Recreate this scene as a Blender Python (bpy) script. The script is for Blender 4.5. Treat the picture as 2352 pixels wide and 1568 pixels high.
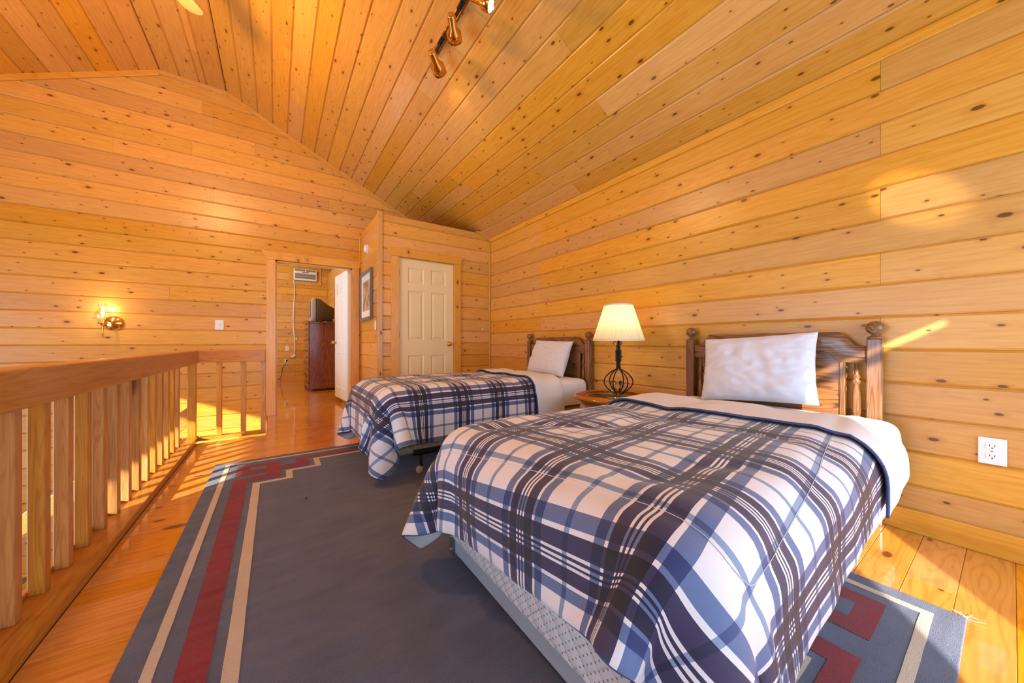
import bpy, bmesh, math, random
import numpy as np
from mathutils import Vector, Matrix, noise

random.seed(7)
for o in list(bpy.data.objects):
    bpy.data.objects.remove(o, do_unlink=True)
SC = bpy.context.scene
COL = SC.collection
V = Vector

# ------------------------------------------------------------------ camera
YAW = math.radians(34.5)
cam_data = bpy.data.cameras.new('camera')
cam_data.sensor_width = 36.0
cam_data.lens = 790.0 / 2352.0 * 36.0
cam_data.shift_y = 3.0 / 2352.0
cam_data.clip_start = 0.01
cam = bpy.data.objects.new('camera', cam_data)
COL.objects.link(cam)
cam.location = (0, 0, 0.945)
cam.rotation_euler = (math.pi / 2, 0, -YAW)
SC.camera = cam

# ------------------------------------------------------------------ world / sun / exposure
SKY = 8.2
SUN = 17.0
SUN_DIR = V((0.82, 0.57, -0.351)).normalized()
world = bpy.data.worlds.new('sky')
SC.world = world
world.use_nodes = True
bgn = world.node_tree.nodes['Background']
bgn.inputs[0].default_value = (0.48, 0.72, 1.0, 1)
bgn.inputs[1].default_value = SKY
sun_data = bpy.data.lights.new('sun', 'SUN')
sun_data.energy = SUN
sun_data.angle = math.radians(0.6)
sun_data.color = (1.0, 0.96, 0.88)
sun = bpy.data.objects.new('sun', sun_data)
COL.objects.link(sun)
sun.rotation_euler = SUN_DIR.to_track_quat('-Z', 'Y').to_euler()

SC.view_settings.view_transform = 'Standard'
SC.view_settings.look = 'None'
SC.view_settings.gamma = 1.0
SC.view_settings.use_curve_mapping = False
SC.view_settings.exposure = -0.2
SC.cycles.max_bounces = 6
SC.cycles.diffuse_bounces = 3
SC.cycles.glossy_bounces = 3
SC.cycles.transparent_max_bounces = 8


def portal(name, loc, sx, sy, direction):
    d = bpy.data.lights.new(name, 'AREA')
    d.shape = 'RECTANGLE'
    d.size = sx
    d.size_y = sy
    d.cycles.is_portal = True
    o = bpy.data.objects.new(name, d)
    COL.objects.link(o)
    o.location = loc
    o.rotation_euler = V(direction).to_track_quat('-Z', 'Z' if abs(direction[2]) < .5 else 'Y').to_euler()
    return o


# window openings (x/y ranges, z ranges)
WL, WR, WF, WB = -4.21, 2.633, -1.3, 5.453      # room planes: left, right, front, back
LEFT_OPEN = [(0.15, 3.6, -1.5, 1.76)]
FRONT_OPEN = [(-0.56, 0.60, 0.25, 2.06), (0.95, 2.45, 0.12, 2.2)]
for (a, b, c, d_) in LEFT_OPEN:
    portal('window_portal', (WL - .07, (a + b) / 2, (c + d_) / 2), b - a, d_ - c, (1, 0, 0))
for (a, b, c, d_) in FRONT_OPEN:
    portal('window_portal', ((a + b) / 2, WF - .07, (c + d_) / 2), b - a, d_ - c, (0, 1, 0))

# ------------------------------------------------------------------ mesh helpers
WLOC = {}


def wl(o):
    return WLOC.get(o, V((0, 0, 0))) if o else V((0, 0, 0))


def tag(o, label=None, cat=None, group=None, kind=None):
    if label: o['label'] = label
    if cat: o['category'] = cat
    if group: o['group'] = group
    if kind: o['kind'] = kind
    return o


def empty(name, loc, label=None, cat=None, group=None, kind=None):
    o = bpy.data.objects.new(name, None)
    o.empty_display_size = 0.05
    COL.objects.link(o)
    o.location = loc
    WLOC[o] = V(loc)
    return tag(o, label, cat, group, kind)


class MB:
    """collects shapes in one bmesh (world coordinates)"""
    def __init__(self):
        self.bm = bmesh.new()

    def box(self, a, b, bev=0.0, seg=2, M=None):
        lo = [min(a[i], b[i]) for i in range(3)]
        hi = [max(a[i], b[i]) for i in range(3)]
        t = bmesh.new()
        vs = [t.verts.new((x, y, z)) for z in (lo[2], hi[2]) for y in (lo[1], hi[1]) for x in (lo[0], hi[0])]
        for f in ((0, 2, 3, 1), (4, 5, 7, 6), (0, 1, 5, 4), (2, 6, 7, 3), (0, 4, 6, 2), (1, 3, 7, 5)):
            t.faces.new([vs[i] for i in f])
        if bev > 0:
            bmesh.ops.bevel(t, geom=t.edges[:], offset=bev, segments=seg, profile=.5, affect='EDGES')
        self._merge(t, M)
        return self

    def _merge(self, t, M=None):
        t.verts.index_update()
        new = [self.bm.verts.new(M @ v.co if M else v.co) for v in t.verts]
        for f in t.faces:
            try:
                nf = self.bm.faces.new([new[v.index] for v in f.verts])
                nf.material_index = f.material_index
                nf.smooth = f.smooth
            except ValueError:
                pass
        t.free()

    def lathe(self, prof, c=(0, 0, 0), seg=24, M=None, a0=0.0, a1=2 * math.pi):
        t = bmesh.new()
        full = abs(a1 - a0 - 2 * math.pi) < 1e-6
        n = seg if full else seg + 1
        rings = []
        for (r, z) in prof:
            if r < 1e-6:
                rings.append([t.verts.new((c[0], c[1], c[2] + z))])
            else:
                rings.append([t.verts.new((c[0] + r * math.cos(a0 + (a1 - a0) * i / seg),
                                           c[1] + r * math.sin(a0 + (a1 - a0) * i / seg), c[2] + z)) for i in range(n)])
        for A, B in zip(rings, rings[1:]):
            for i in range(seg):
                j = (i + 1) % n if full else i + 1
                if len(A) == 1 and len(B) == 1: continue
                if len(A) == 1:
                    f = [A[0], B[j], B[i]]
                elif len(B) == 1:
                    f = [A[i], A[j], B[0]]
                else:
                    f = [A[i], A[j], B[j], B[i]]
                try:
                    t.faces.new(f)
                except ValueError:
                    pass
        bmesh.ops.recalc_face_normals(t, faces=t.faces[:])
        self._merge(t, M)
        return self

    def tube(self, pts, r, seg=8, closed=False, cap=True):
        pts = [V(p) for p in pts]
        n = len(pts)
        rr = r if isinstance(r, (list, tuple)) else [r] * n
        t = bmesh.new()
        rings = []
        up = None
        for i, p in enumerate(pts):
            if closed:
                d = pts[(i + 1) % n] - pts[i - 1]
            else:
                d = pts[min(i + 1, n - 1)] - pts[max(i - 1, 0)]
            d.normalize()
            if up is None:
                up = d.orthogonal().normalized()
            up = (up - d * up.dot(d))
            if up.length < 1e-6: up = d.orthogonal()
            up.normalize()
            s = d.cross(up)
            rings.append([t.verts.new(p + (up * math.cos(2 * math.pi * k / seg) + s * math.sin(2 * math.pi * k / seg)) * rr[i]) for k in range(seg)])
        m = n if closed else n - 1
        for i in range(m):
            A, B = rings[i], rings[(i + 1) % n]
            for k in range(seg):
                t.faces.new([A[k], A[(k + 1) % seg], B[(k + 1) % seg], B[k]])
        if cap and not closed:
            t.faces.new(rings[0][::-1]); t.faces.new(rings[-1])
        bmesh.ops.recalc_face_normals(t, faces=t.faces[:])
        self._merge(t)
        return self

    def prism(self, poly, mp, d0, d1, bev=0.0):
        """2-D polygon swept between depth d0 and d1; mp(u, v, d) -> point"""
        t = bmesh.new()
        A = [t.verts.new(mp(u, v, d0)) for u, v in poly]
        B = [t.verts.new(mp(u, v, d1)) for u, v in poly]
        t.faces.new(A); t.faces.new(B[::-1])
        n = len(poly)
        for i in range(n):
            t.faces.new([A[i], B[i], B[(i + 1) % n], A[(i + 1) % n]])
        bmesh.ops.recalc_face_normals(t, faces=t.faces[:])
        if bev > 0:
            es = [e for e in t.edges if len(e.link_faces) == 2 and e.calc_face_angle(0) > .9]
            bmesh.ops.bevel(t, geom=es, offset=bev, segments=2, profile=.5, affect='EDGES')
        self._merge(t)
        return self

    def sphere(self, c, r, seg=20, rings=12, sz=1.0):
        prof = [(r * math.sin(math.pi * i / rings), -r * sz * math.cos(math.pi * i / rings)) for i in range(rings + 1)]
        return self.lathe(prof, c, seg)

    def build(self, name, mat, parent=None, smooth=False, angle=None, center=True, label=None, cat=None, group=None, kind=None):
        bm = self.bm
        me = bpy.data.meshes.new(name)
        c = V((0, 0, 0))
        if center and len(bm.verts):
            lo = V([min(v.co[i] for v in bm.verts) for i in range(3)])
            hi = V([max(v.co[i] for v in bm.verts) for i in range(3)])
            c = (lo + hi) / 2
            for v in bm.verts: v.co -= c
        if smooth:
            for f in bm.faces: f.smooth = True
            lim = math.radians(angle if angle else 40)
            for e in bm.edges:
                if len(e.link_faces) == 2 and e.calc_face_angle(0) > lim:
                    e.smooth = False
        bm.to_mesh(me); bm.free()
        for m in (mat if isinstance(mat, (list, tuple)) else [mat]):
            me.materials.append(m)
        o = bpy.data.objects.new(name, me)
        COL.objects.link(o)
        o.parent = parent
        o.location = c - wl(parent)
        WLOC[o] = c
        return tag(o, label, cat, group, kind)


def mesh_obj(name, verts, faces, mat, parent=None, smooth=True, uvs=None, **kw):
    me = bpy.data.meshes.new(name)
    verts = [V(v) for v in verts]
    lo = V([min(v[i] for v in verts) for i in range(3)]); hi = V([max(v[i] for v in verts) for i in range(3)])
    c = (lo + hi) / 2
    me.from_pydata([v - c for v in verts], [], faces)
    if uvs is not None:
        ul = me.uv_layers.new(name='cloth')
        for l in me.loops:
            ul.data[l.index].uv = uvs[l.vertex_index]
    for m in (mat if isinstance(mat, (list, tuple)) else [mat]):
        me.materials.append(m)
    if smooth:
        for p in me.polygons: p.use_smooth = True
    me.update()
    o = bpy.data.objects.new(name, me)
    COL.objects.link(o)
    o.parent = parent
    o.location = c - wl(parent)
    WLOC[o] = c
    return tag(o, **kw)


def copy_tree(o, delta, parent=None):
    c = o.copy()
    COL.objects.link(c)
    c.parent = parent
    if parent is None: c.location = o.location + V(delta)
    WLOC[c] = wl(o) + V(delta)
    for ch in list(o.children):
        copy_tree(ch, delta, c)
    return c


# ------------------------------------------------------------------ materials
def lin(r, g, b):
    f = lambda c: (c / 255 / 12.92) if c / 255 <= .04045 else ((c / 255 + .055) / 1.055) ** 2.4
    return (f(r), f(g), f(b), 1)


class NT:
    def __init__(self, name):
        self.m = bpy.data.materials.new(name)
        self.m.use_nodes = True
        self.t = self.m.node_tree
        self.b = self.t.nodes['Principled BSDF']

    def n(self, typ, **kw):
        nd = self.t.nodes.new(typ)
        for k, v in kw.items(): setattr(nd, k, v)
        return nd

    def link(self, a, b): self.t.links.new(a, b)

    def val(self, inp, v):
        if hasattr(v, 'links') or isinstance(v, bpy.types.NodeSocket): self.link(v, inp)
        else: inp.default_value = v

    def math(self, op, a, b=None, c=None, clamp=False):
        nd = self.n('ShaderNodeMath', operation=op, use_clamp=clamp)
        self.val(nd.inputs[0], a)
        if b is not None: self.val(nd.inputs[1], b)
        if c is not None: self.val(nd.inputs[2], c)
        return nd.outputs[0]

    def smooth(self, x, a, b):
        nd = self.n('ShaderNodeMapRange', interpolation_type='SMOOTHSTEP')
        self.val(nd.inputs['Value'], x); self.val(nd.inputs['From Min'], a); self.val(nd.inputs['From Max'], b)
        return nd.outputs['Result']

    def mix(self, f, a, b, typ='MIX'):
        nd = self.n('ShaderNodeMix', data_type='RGBA', blend_type=typ)
        self.val(nd.inputs[0], f); self.val(nd.inputs[6], a); self.val(nd.inputs[7], b)
        return nd.outputs[2]

    def comb(self, x, y, z):
        nd = self.n('ShaderNodeCombineXYZ')
        for i, v in enumerate((x, y, z)): self.val(nd.inputs[i], v)
        return nd.outputs[0]

    def bump(self, h, strength=.2, dist=.01):
        nd = self.n('ShaderNodeBump')
        nd.inputs['Strength'].default_value = strength
        nd.inputs['Distance'].default_value = dist
        self.link(h, nd.inputs['Height'])
        self.link(nd.outputs[0], self.b.inputs['Normal'])
        return nd


def plain(name, col, rough=.5, metal=0.0, noise_amt=.06, nscale=30, bump=0.0, coat=0.0, sheen=0.0, bscale=200):
    k = NT(name)
    tc = k.n('ShaderNodeTexCoord')
    nz = k.n('ShaderNodeTexNoise'); nz.inputs['Scale'].default_value = nscale; nz.inputs['Detail'].default_value = 3
    k.link(tc.outputs['Object'], nz.inputs['Vector'])
    d = tuple(c * (1 - noise_amt * 2) for c in col[:3]) + (1,)
    k.link(k.mix(nz.outputs[0], d, col), k.b.inputs['Base Color'])
    k.b.inputs['Roughness'].default_value = rough
    k.b.inputs['Metallic'].default_value = metal
    k.b.inputs['Coat Weight'].default_value = coat
    k.b.inputs['Coat Roughness'].default_value = .08
    k.b.inputs['Sheen Weight'].default_value = sheen
    if bump:
        n2 = k.n('ShaderNodeTexNoise'); n2.inputs['Scale'].default_value = bscale; n2.inputs['Detail'].default_value = 2
        k.link(tc.outputs['Object'], n2.inputs['Vector'])
        k.bump(n2.outputs[0], bump, .004)
    return k.m


def wood(name, light, dark, knot, axis=0, rough=.38, coat=.15, kd=6.3, knots=True, ring=.16, grain=.40, vary=.22, bump=.12, ringscale=1.0, coatrough=.12, vdim='3D'):
    k = NT(name)
    tc = k.n('ShaderNodeTexCoord')
    oi = k.n('ShaderNodeObjectInfo')
    sp = k.n('ShaderNodeSeparateXYZ')
    k.link(tc.outputs['Object'], sp.inputs[0])
    ax = [sp.outputs[i] for i in range(3)]
    u, v, w = ax[axis], ax[(axis + 1) % 3], ax[(axis + 2) % 3]
    rnd = oi.outputs['Random']
    off = k.math('MULTIPLY', rnd, 61.7)
    off2 = k.math('MULTIPLY', rnd, 23.3)
    uo = k.math('ADD', u, off)
    vo = k.math('ADD', v, off2)
    g = k.n('ShaderNodeTexNoise'); g.inputs['Scale'].default_value = 3.0; g.inputs['Detail'].default_value = 3; g.inputs['Distortion'].default_value = .3
    k.link(k.comb(k.math('MULTIPLY', uo, 1.3), k.math('MULTIPLY', vo, 22), k.math('MULTIPLY', w, 22)), g.inputs['Vector'])
    r = k.n('ShaderNodeTexNoise'); r.inputs['Scale'].default_value = 1.6; r.inputs['Detail'].default_value = 1.5
    k.link(k.comb(k.math('MULTIPLY', uo, .8), k.math('MULTIPLY', vo, 5 * ringscale), k.math('MULTIPLY', w, 5 * ringscale)), r.inputs['Vector'])
    rr = k.math('SINE', k.math('MULTIPLY', r.outputs[0], 75))
    rr = k.smooth(rr, .1, 1.0)
    fac = k.math('ADD', k.math('MULTIPLY', k.smooth(g.outputs[0], .35, .7), grain), k.math('MULTIPLY', rr, ring), clamp=True)
    col = k.mix(fac, light, dark)
    if knots:
        vo_ = k.n('ShaderNodeTexVoronoi', voronoi_dimensions=vdim); vo_.inputs['Scale'].default_value = 1.0
        k.link(k.comb(k.math('MULTIPLY', uo, kd), k.math('MULTIPLY', vo, kd * 2.1), k.math('MULTIPLY', w, kd * .6)), vo_.inputs['Vector'])
        dist = vo_.outputs['Distance']
        sc = k.n('ShaderNodeSeparateColor'); k.link(vo_.outputs['Color'], sc.inputs[0])
        size = k.math('MULTIPLY_ADD', k.math('POWER', sc.outputs[1], 3.0), .11 if vdim == '2D' else .16, .05)
        gate = k.math('GREATER_THAN', sc.outputs[0], .56 if vdim == '2D' else .2)
        dd = k.math('ADD', dist, k.math('MULTIPLY_ADD', g.outputs[0], .03, -.015))
        halo = k.math('MULTIPLY', k.smooth(dd, k.math('MULTIPLY', size, 2.6), size), gate)
        core = k.math('MULTIPLY', k.smooth(dd, size, k.math('MULTIPLY', size, .55)), gate)
        col = k.mix(k.math('MULTIPLY', halo, .45), col, dark)
        col = k.mix(k.math('MULTIPLY', core, .85), col, knot)
    hsv = k.n('ShaderNodeHueSaturation')
    k.val(hsv.inputs['Value'], k.math('MULTIPLY_ADD', rnd, vary, 1 - vary * .6))
    k.val(hsv.inputs['Saturation'], k.math('MULTIPLY_ADD', k.math('FRACT', k.math('MULTIPLY', rnd, 7.13)), .12, .94))
    k.val(hsv.inputs['Hue'], k.math('MULTIPLY_ADD', k.math('FRACT', k.math('MULTIPLY', rnd, 3.71)), .006, .499))
    k.link(col, hsv.inputs['Color'])
    k.link(hsv.outputs[0], k.b.inputs['Base Color'])
    k.b.inputs['Roughness'].default_value = rough
    k.b.inputs['Coat Weight'].default_value = coat
    k.b.inputs['Coat Roughness'].default_value = coatrough
    if bump:
        k.bump(g.outputs[0], bump, .003)
    return k.m


PL, PD, PK = lin(224, 163, 74), lin(202, 129, 43), lin(80, 34, 10)
M = {}
M['pine'] = wood('pine_plank', PL, PD, PK, 0, rough=.36, coat=.2, coatrough=.25, vdim='2D', kd=5.6)
M['pine_y'] = wood('pine_grain_y', PL, PD, PK, 1, rough=.36, coat=.2)
M['pine_z'] = wood('pine_grain_z', PL, PD, PK, 2, rough=.36, coat=.2)
M['pine_x'] = wood('pine_grain_x', PL, PD, PK, 0, rough=.36, coat=.2)
FL, FD, FK = lin(224, 150, 60), lin(200, 116, 34), lin(80, 34, 12)
M['floor'] = wood('floor_pine', FL, FD, FK, 0, rough=.22, coat=.8, kd=2.6, ring=.4, vary=.16, bump=.04, coatrough=.05, vdim='2D')
RL, RD = lin(206, 138, 58), lin(172, 98, 30)
M['rail_x'] = wood('rail_fir_x', RL, RD, PK, 0, rough=.4, coat=.2, kd=1.8, ring=.4, ringscale=3.0)
M['rail_y'] = wood('rail_fir_y', RL, RD, PK, 1, rough=.4, coat=.2, kd=1.8, ring=.4, ringscale=3.0)
M['rail_z'] = wood('rail_fir_z', RL, RD, PK, 2, rough=.4, coat=.2, kd=1.6, ring=.4, ringscale=3.0)
OL, OD = lin(150, 100, 60), lin(84, 48, 24)
M['oak_z'] = wood('oak_z', OL, OD, OD, 2, rough=.28, coat=.4, knots=False, ring=.55, ringscale=3)
M['oak_y'] = wood('oak_y', OL, OD, OD, 1, rough=.28, coat=.4, knots=False, ring=.65, ringscale=1.6)
M['oak_x'] = wood('oak_x', OL, OD, OD, 0, rough=.28, coat=.4, knots=False, ring=.55, ringscale=3)
M['dresser_z'] = wood('dresser_z', lin(150, 82, 38), lin(92, 44, 18), OD, 2, rough=.3, coat=.3, knots=False, ring=.7, ringscale=2)
M['table'] = wood('table_wood', lin(186, 110, 48), lin(140, 74, 26), OD, 1, rough=.25, coat=.6, knots=False, ring=.4, ringscale=2)
M['doorw'] = plain('door_paint', lin(238, 216, 162), .38, noise_amt=.01)
M['doorw2'] = plain('door_paint_white', lin(236, 232, 224), .38, noise_amt=.01)
M['white'] = plain('white_plastic', lin(238, 238, 238), .35, noise_amt=.01)
M['ivory'] = plain('ivory_plastic', lin(232, 222, 200), .4, noise_amt=.02)
M['dark'] = plain('dark_slot', lin(30, 26, 24), .6)
M['brass'] = plain('polished_brass', lin(226, 176, 92), .12, 1.0, noise_amt=.03)
M['antique'] = plain('antique_brass', lin(150, 110, 66), .3, 1.0)
M['steel'] = plain('steel', lin(170, 172, 174), .35, 1.0)
M['iron'] = plain('wrought_iron', lin(38, 34, 32), .5, .6, bump=.1)
M['blackmetal'] = plain('black_metal', lin(34, 40, 42), .4, .5)
M['greypanel'] = plain('grey_panel', lin(176, 178, 184), .5, noise_amt=.04, nscale=6)
M['greyframe'] = plain('grey_frame', lin(112, 112, 116), .35)
M['linen'] = plain('white_linen', lin(228, 228, 234), .75, noise_amt=.015, bump=.06, sheen=.2, bscale=90)
M['pillow'] = plain('pillowcase_cotton', lin(226, 229, 240), .75, noise_amt=.01, bump=.3, sheen=.2, bscale=18)
M['lining'] = plain('comforter_lining', lin(226, 222, 224), .7, noise_amt=.02, bump=.08, sheen=.2, bscale=25)
M['binding'] = plain('blue_binding', lin(66, 88, 140), .7, noise_amt=.1)
M['mattress'] = plain('mattress_ticking', lin(222, 210, 168), .8, noise_amt=.05, bump=.2)
M['tvgrey'] = plain('tv_silver', lin(176, 178, 182), .35, .2)
M['tvdark'] = plain('tv_dark', lin(88, 82, 74), .45)
M['screen'] = plain('tv_screen', lin(110, 100, 90), .12, coat=.5)
M['acgrille'] = plain('ac_grille', lin(140, 134, 130), .5)
M['cream'] = plain('caster_cream', lin(222, 206, 170), .4)
M['orangepaper'] = plain('orange_paper', lin(240, 120, 70), .7)
M['plaster'] = plain('shell_backing', lin(150, 108, 66), .8, noise_amt=.05)
M['stone'] = plain('lower_floor_carpet', lin(170, 150, 126), .9, noise_amt=.1)
M['mat'] = plain('picture_mat', lin(232, 224, 208), .7, noise_amt=.01)


def emis(name, col, strength, base=None):
    k = NT(name)
    k.b.inputs['Base Color'].default_value = base or col
    k.b.inputs['Emission Color'].default_value = col
    k.b.inputs['Emission Strength'].default_value = strength
    k.m.cycles.emission_sampling = 'NONE'
    return k.m


M['bulb'] = emis('bulb_glow', (1, .78, .45, 1), 30)
M['spotlens'] = emis('spot_lens', (1, .9, .75, 1), 6)
M['globe'] = emis('fan_globe', (1, .72, .42, 1), 4)


def glass(name, tint=(1, 1, 1, 1), gl=.1, rough=.02):
    k = NT(name)
    t = k.t
    t.nodes.remove(k.b)
    tr = k.n('ShaderNodeBsdfTransparent'); tr.inputs[0].default_value = tint
    g = k.n('ShaderNodeBsdfGlossy'); g.inputs['Roughness'].default_value = rough
    lw_ = k.n('ShaderNodeLayerWeight'); lw_.inputs[0].default_value = .5
    mx = k.n('ShaderNodeMixShader')
    k.link(k.math('MULTIPLY_ADD', k.math('POWER', lw_.outputs['Facing'], 4.0), .6, gl, clamp=True), mx.inputs[0])
    k.link(tr.outputs[0], mx.inputs[1]); k.link(g.outputs[0], mx.inputs[2])
    k.link(mx.outputs[0], t.nodes['Material Output'].inputs[0])
    return k.m


M['pane'] = glass('window_pane', gl=0.03)
M['chimney'] = glass('lamp_chimney_glass', (1, .97, .92, 1), .22, .08)
M['tableglass'] = glass('table_glass', (.55, .62, .55, 1), .18)


def shade_mat():
    k = NT('lamp_shade_fabric')
    t = k.t
    tc = k.n('ShaderNodeTexCoord')
    sp = k.n('ShaderNodeSeparateXYZ'); k.link(tc.outputs['Object'], sp.inputs[0])
    ang = k.math('ARCTAN2', sp.outputs[1], sp.outputs[0])
    pl = k.math('SINE', k.math('MULTIPLY', ang, 110))
    col = k.mix(k.smooth(pl, -1, 1), lin(226, 214, 178), lin(246, 238, 208))
    k.link(col, k.b.inputs['Base Color'])
    k.b.inputs['Roughness'].default_value = .8
    tl = k.n('ShaderNodeBsdfTranslucent'); k.link(col, tl.inputs[0])
    mx = k.n('ShaderNodeMixShader'); mx.inputs[0].default_value = .5
    k.link(k.b.outputs[0], mx.inputs[1]); k.link(tl.outputs[0], mx.inputs[2])
    k.link(mx.outputs[0], t.nodes['Material Output'].inputs[0])
    k.bump(pl, .4, .003)
    return k.m


M['shade'] = shade_mat()


def plaid_mat():
    k = NT('plaid_cotton')
    uv = k.n('ShaderNodeUVMap', uv_map='cloth')
    sp = k.n('ShaderNodeSeparateXYZ'); k.link(uv.outputs[0], sp.inputs[0])
    W = (.90, .87, .87, 1); B = (.125, .185, .37, 1); D = (.034, .026, .092, 1); L = (.25, .36, .53, 1)
    seq = [(.085, B), (.028, W), (.095, D), (.02, W), (.017, D), (.02, W), (.017, D), (.02, W), (.095, D), (.028, W), (.085, B), (.215, W), (.045, L), (.23, W)]
    out = []
    for i in (0, 1):
        ramp = k.n('ShaderNodeValToRGB')
        cr = ramp.color_ramp
        cr.interpolation = 'CONSTANT'
        pos = 0
        for j, (wd, c) in enumerate(seq):
            if j < 2:
                e = cr.elements[j]; e.position = pos
            else:
                e = cr.elements.new(pos)
            e.color = c
            pos += wd
        fr = k.math('FRACT', k.math('DIVIDE', sp.outputs[i], .325))
        k.link(fr, ramp.inputs[0])
        out.append(ramp.outputs[0])
    col = k.mix(1.0, out[0], out[1], 'MULTIPLY')
    k.link(col, k.b.inputs['Base Color'])
    k.b.inputs['Roughness'].default_value = .62
    k.b.inputs['Sheen Weight'].default_value = .25
    nz = k.n('ShaderNodeTexNoise'); nz.inputs['Scale'].default_value = 14; nz.inputs['Detail'].default_value = 3
    k.link(uv.outputs[0], nz.inputs['Vector'])
    k.bump(nz.outputs[0], .35, .006)
    return k.m


M['plaid'] = plaid_mat()


def rug_mat(name, col, amt=.25):
    k = NT(name)
    tc = k.n('ShaderNodeTexCoord')
    n1 = k.n('ShaderNodeTexNoise'); n1.inputs['Scale'].default_value = 420; n1.inputs['Detail'].default_value = 2
    n2 = k.n('ShaderNodeTexNoise'); n2.inputs['Scale'].default_value = 5; n2.inputs['Detail'].default_value = 3
    k.link(tc.outputs['Object'], n1.inputs['Vector']); k.link(tc.outputs['Object'], n2.inputs['Vector'])
    f = k.math('MULTIPLY_ADD', n2.outputs[0], .35, k.math('MULTIPLY', n1.outputs[0], .65))
    d = tuple(c * (1 - amt * 2) for c in col[:3]) + (1,)
    k.link(k.mix(k.smooth(f, .3, .65), d, col), k.b.inputs['Base Color'])
    k.b.inputs['Roughness'].default_value = .95
    k.b.inputs['Sheen Weight'].default_value = .3
    k.b.inputs['Specular IOR Level'].default_value = .1
    mp_ = k.n('ShaderNodeMapping'); mp_.inputs['Scale'].default_value = (1.5, 5.0, 1)
    n3 = k.n('ShaderNodeTexNoise'); n3.inputs['Scale'].default_value = 2.2; n3.inputs['Detail'].default_value = 1
    k.link(tc.outputs['Object'], mp_.inputs[0]); k.link(mp_.outputs[0], n3.inputs['Vector'])
    k.bump(k.math('MULTIPLY_ADD', n3.outputs[0], 5.0, n1.outputs[0]), .8, .006)
    return k.m


M['rugblue'] = rug_mat('rug_slate_blue', lin(104, 110, 136))
M['rugred'] = rug_mat('rug_dark_red', lin(150, 8, 26))
M['rugbeige'] = rug_mat('rug_beige', lin(222, 202, 178), .12)


def quilt_mat():
    k = NT('dotted_ticking')
    tc = k.n('ShaderNodeTexCoord')
    sp = k.n('ShaderNodeSeparateXYZ'); k.link(tc.outputs['Object'], sp.inputs[0])
    h = k.math('ADD', sp.outputs[0], sp.outputs[1])
    a = k.math('SINE', k.math('MULTIPLY', k.math('ADD', h, sp.outputs[2]), 45))
    b = k.math('SINE', k.math('MULTIPLY', k.math('SUBTRACT', h, sp.outputs[2]), 45))
    hb = k.math('MULTIPLY', k.math('ABSOLUTE', a), k.math('ABSOLUTE', b))
    da = k.math('FRACT', k.math('MULTIPLY', k.math('ADD', h, sp.outputs[2]), 42))
    db = k.math('FRACT', k.math('MULTIPLY', k.math('SUBTRACT', h, sp.outputs[2]), 42))
    m1 = k.math('MULTIPLY', k.math('LESS_THAN', da, .26), k.math('LESS_THAN', db, .26))
    k.link(k.mix(m1, lin(226, 218, 214), lin(140, 120, 112)), k.b.inputs['Base Color'])
    k.b.inputs['Roughness'].default_value = .75
    k.bump(k.math('POWER', hb, .5), .6, .012)
    return k.m


M['quilt'] = quilt_mat()


def floral_mat():
    k = NT('floral_ticking')
    tc = k.n('ShaderNodeTexCoord')
    n1 = k.n('ShaderNodeTexNoise'); n1.inputs['Scale'].default_value = 16; n1.inputs['Detail'].default_value = 1; n1.inputs['Distortion'].default_value = 2.5
    k.link(tc.outputs['Object'], n1.inputs['Vector'])
    f = k.smooth(k.math('ABSOLUTE', k.math('SUBTRACT', n1.outputs[0], .52)), .05, .02)
    k.link(k.mix(f, lin(156, 134, 110), lin(182, 162, 138)), k.b.inputs['Base Color'])
    k.b.inputs['Roughness'].default_value = .8
    return k.m


M['floral'] = floral_mat()


def print_mat():
    k = NT('faded_print')
    tc = k.n('ShaderNodeTexCoord')
    n1 = k.n('ShaderNodeTexNoise'); n1.inputs['Scale'].default_value = 9; n1.inputs['Detail'].default_value = 6
    k.link(tc.outputs['Object'], n1.inputs['Vector'])
    k.link(k.mix(k.smooth(n1.outputs[0], .35, .65), lin(136, 118, 100), lin(206, 186, 156)), k.b.inputs['Base Color'])
    k.b.inputs['Roughness'].default_value = .2
    return k.m


M['print'] = print_mat()

# ------------------------------------------------------------------ shell
X_, Y_, Z_ = V((1, 0, 0)), V((0, 1, 0)), V((0, 0, 1))
PITCH = .1715
RIDGE_L, RIDGE_R, RIDGE_Z = -1.077, -.5, 4.02
SLR, SLL = .489, .489


def roof_z(x):
    if x > RIDGE_R: return RIDGE_Z - SLR * (x - RIDGE_R)
    if x < RIDGE_L: return RIDGE_Z + SLL * (x - RIDGE_L)
    return RIDGE_Z


def slab_cells(mb, ur, vr, opens, mp, d0, d1):
    us = sorted(set([ur[0], ur[1]] + [x for o in opens for x in o[:2]]))
    vs = sorted(set([vr[0], vr[1]] + [x for o in opens for x in o[2:]]))
    for u0, u1 in zip(us, us[1:]):
        for v0, v1 in zip(vs, vs[1:]):
            cu, cv = (u0 + u1) / 2, (v0 + v1) / 2
            if any(o[0] < cu < o[1] and o[2] < cv < o[3] for o in opens): continue
            mb.box(mp(u0, v0, d0), mp(u1, v1, d1))


PMESH = {}


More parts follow.
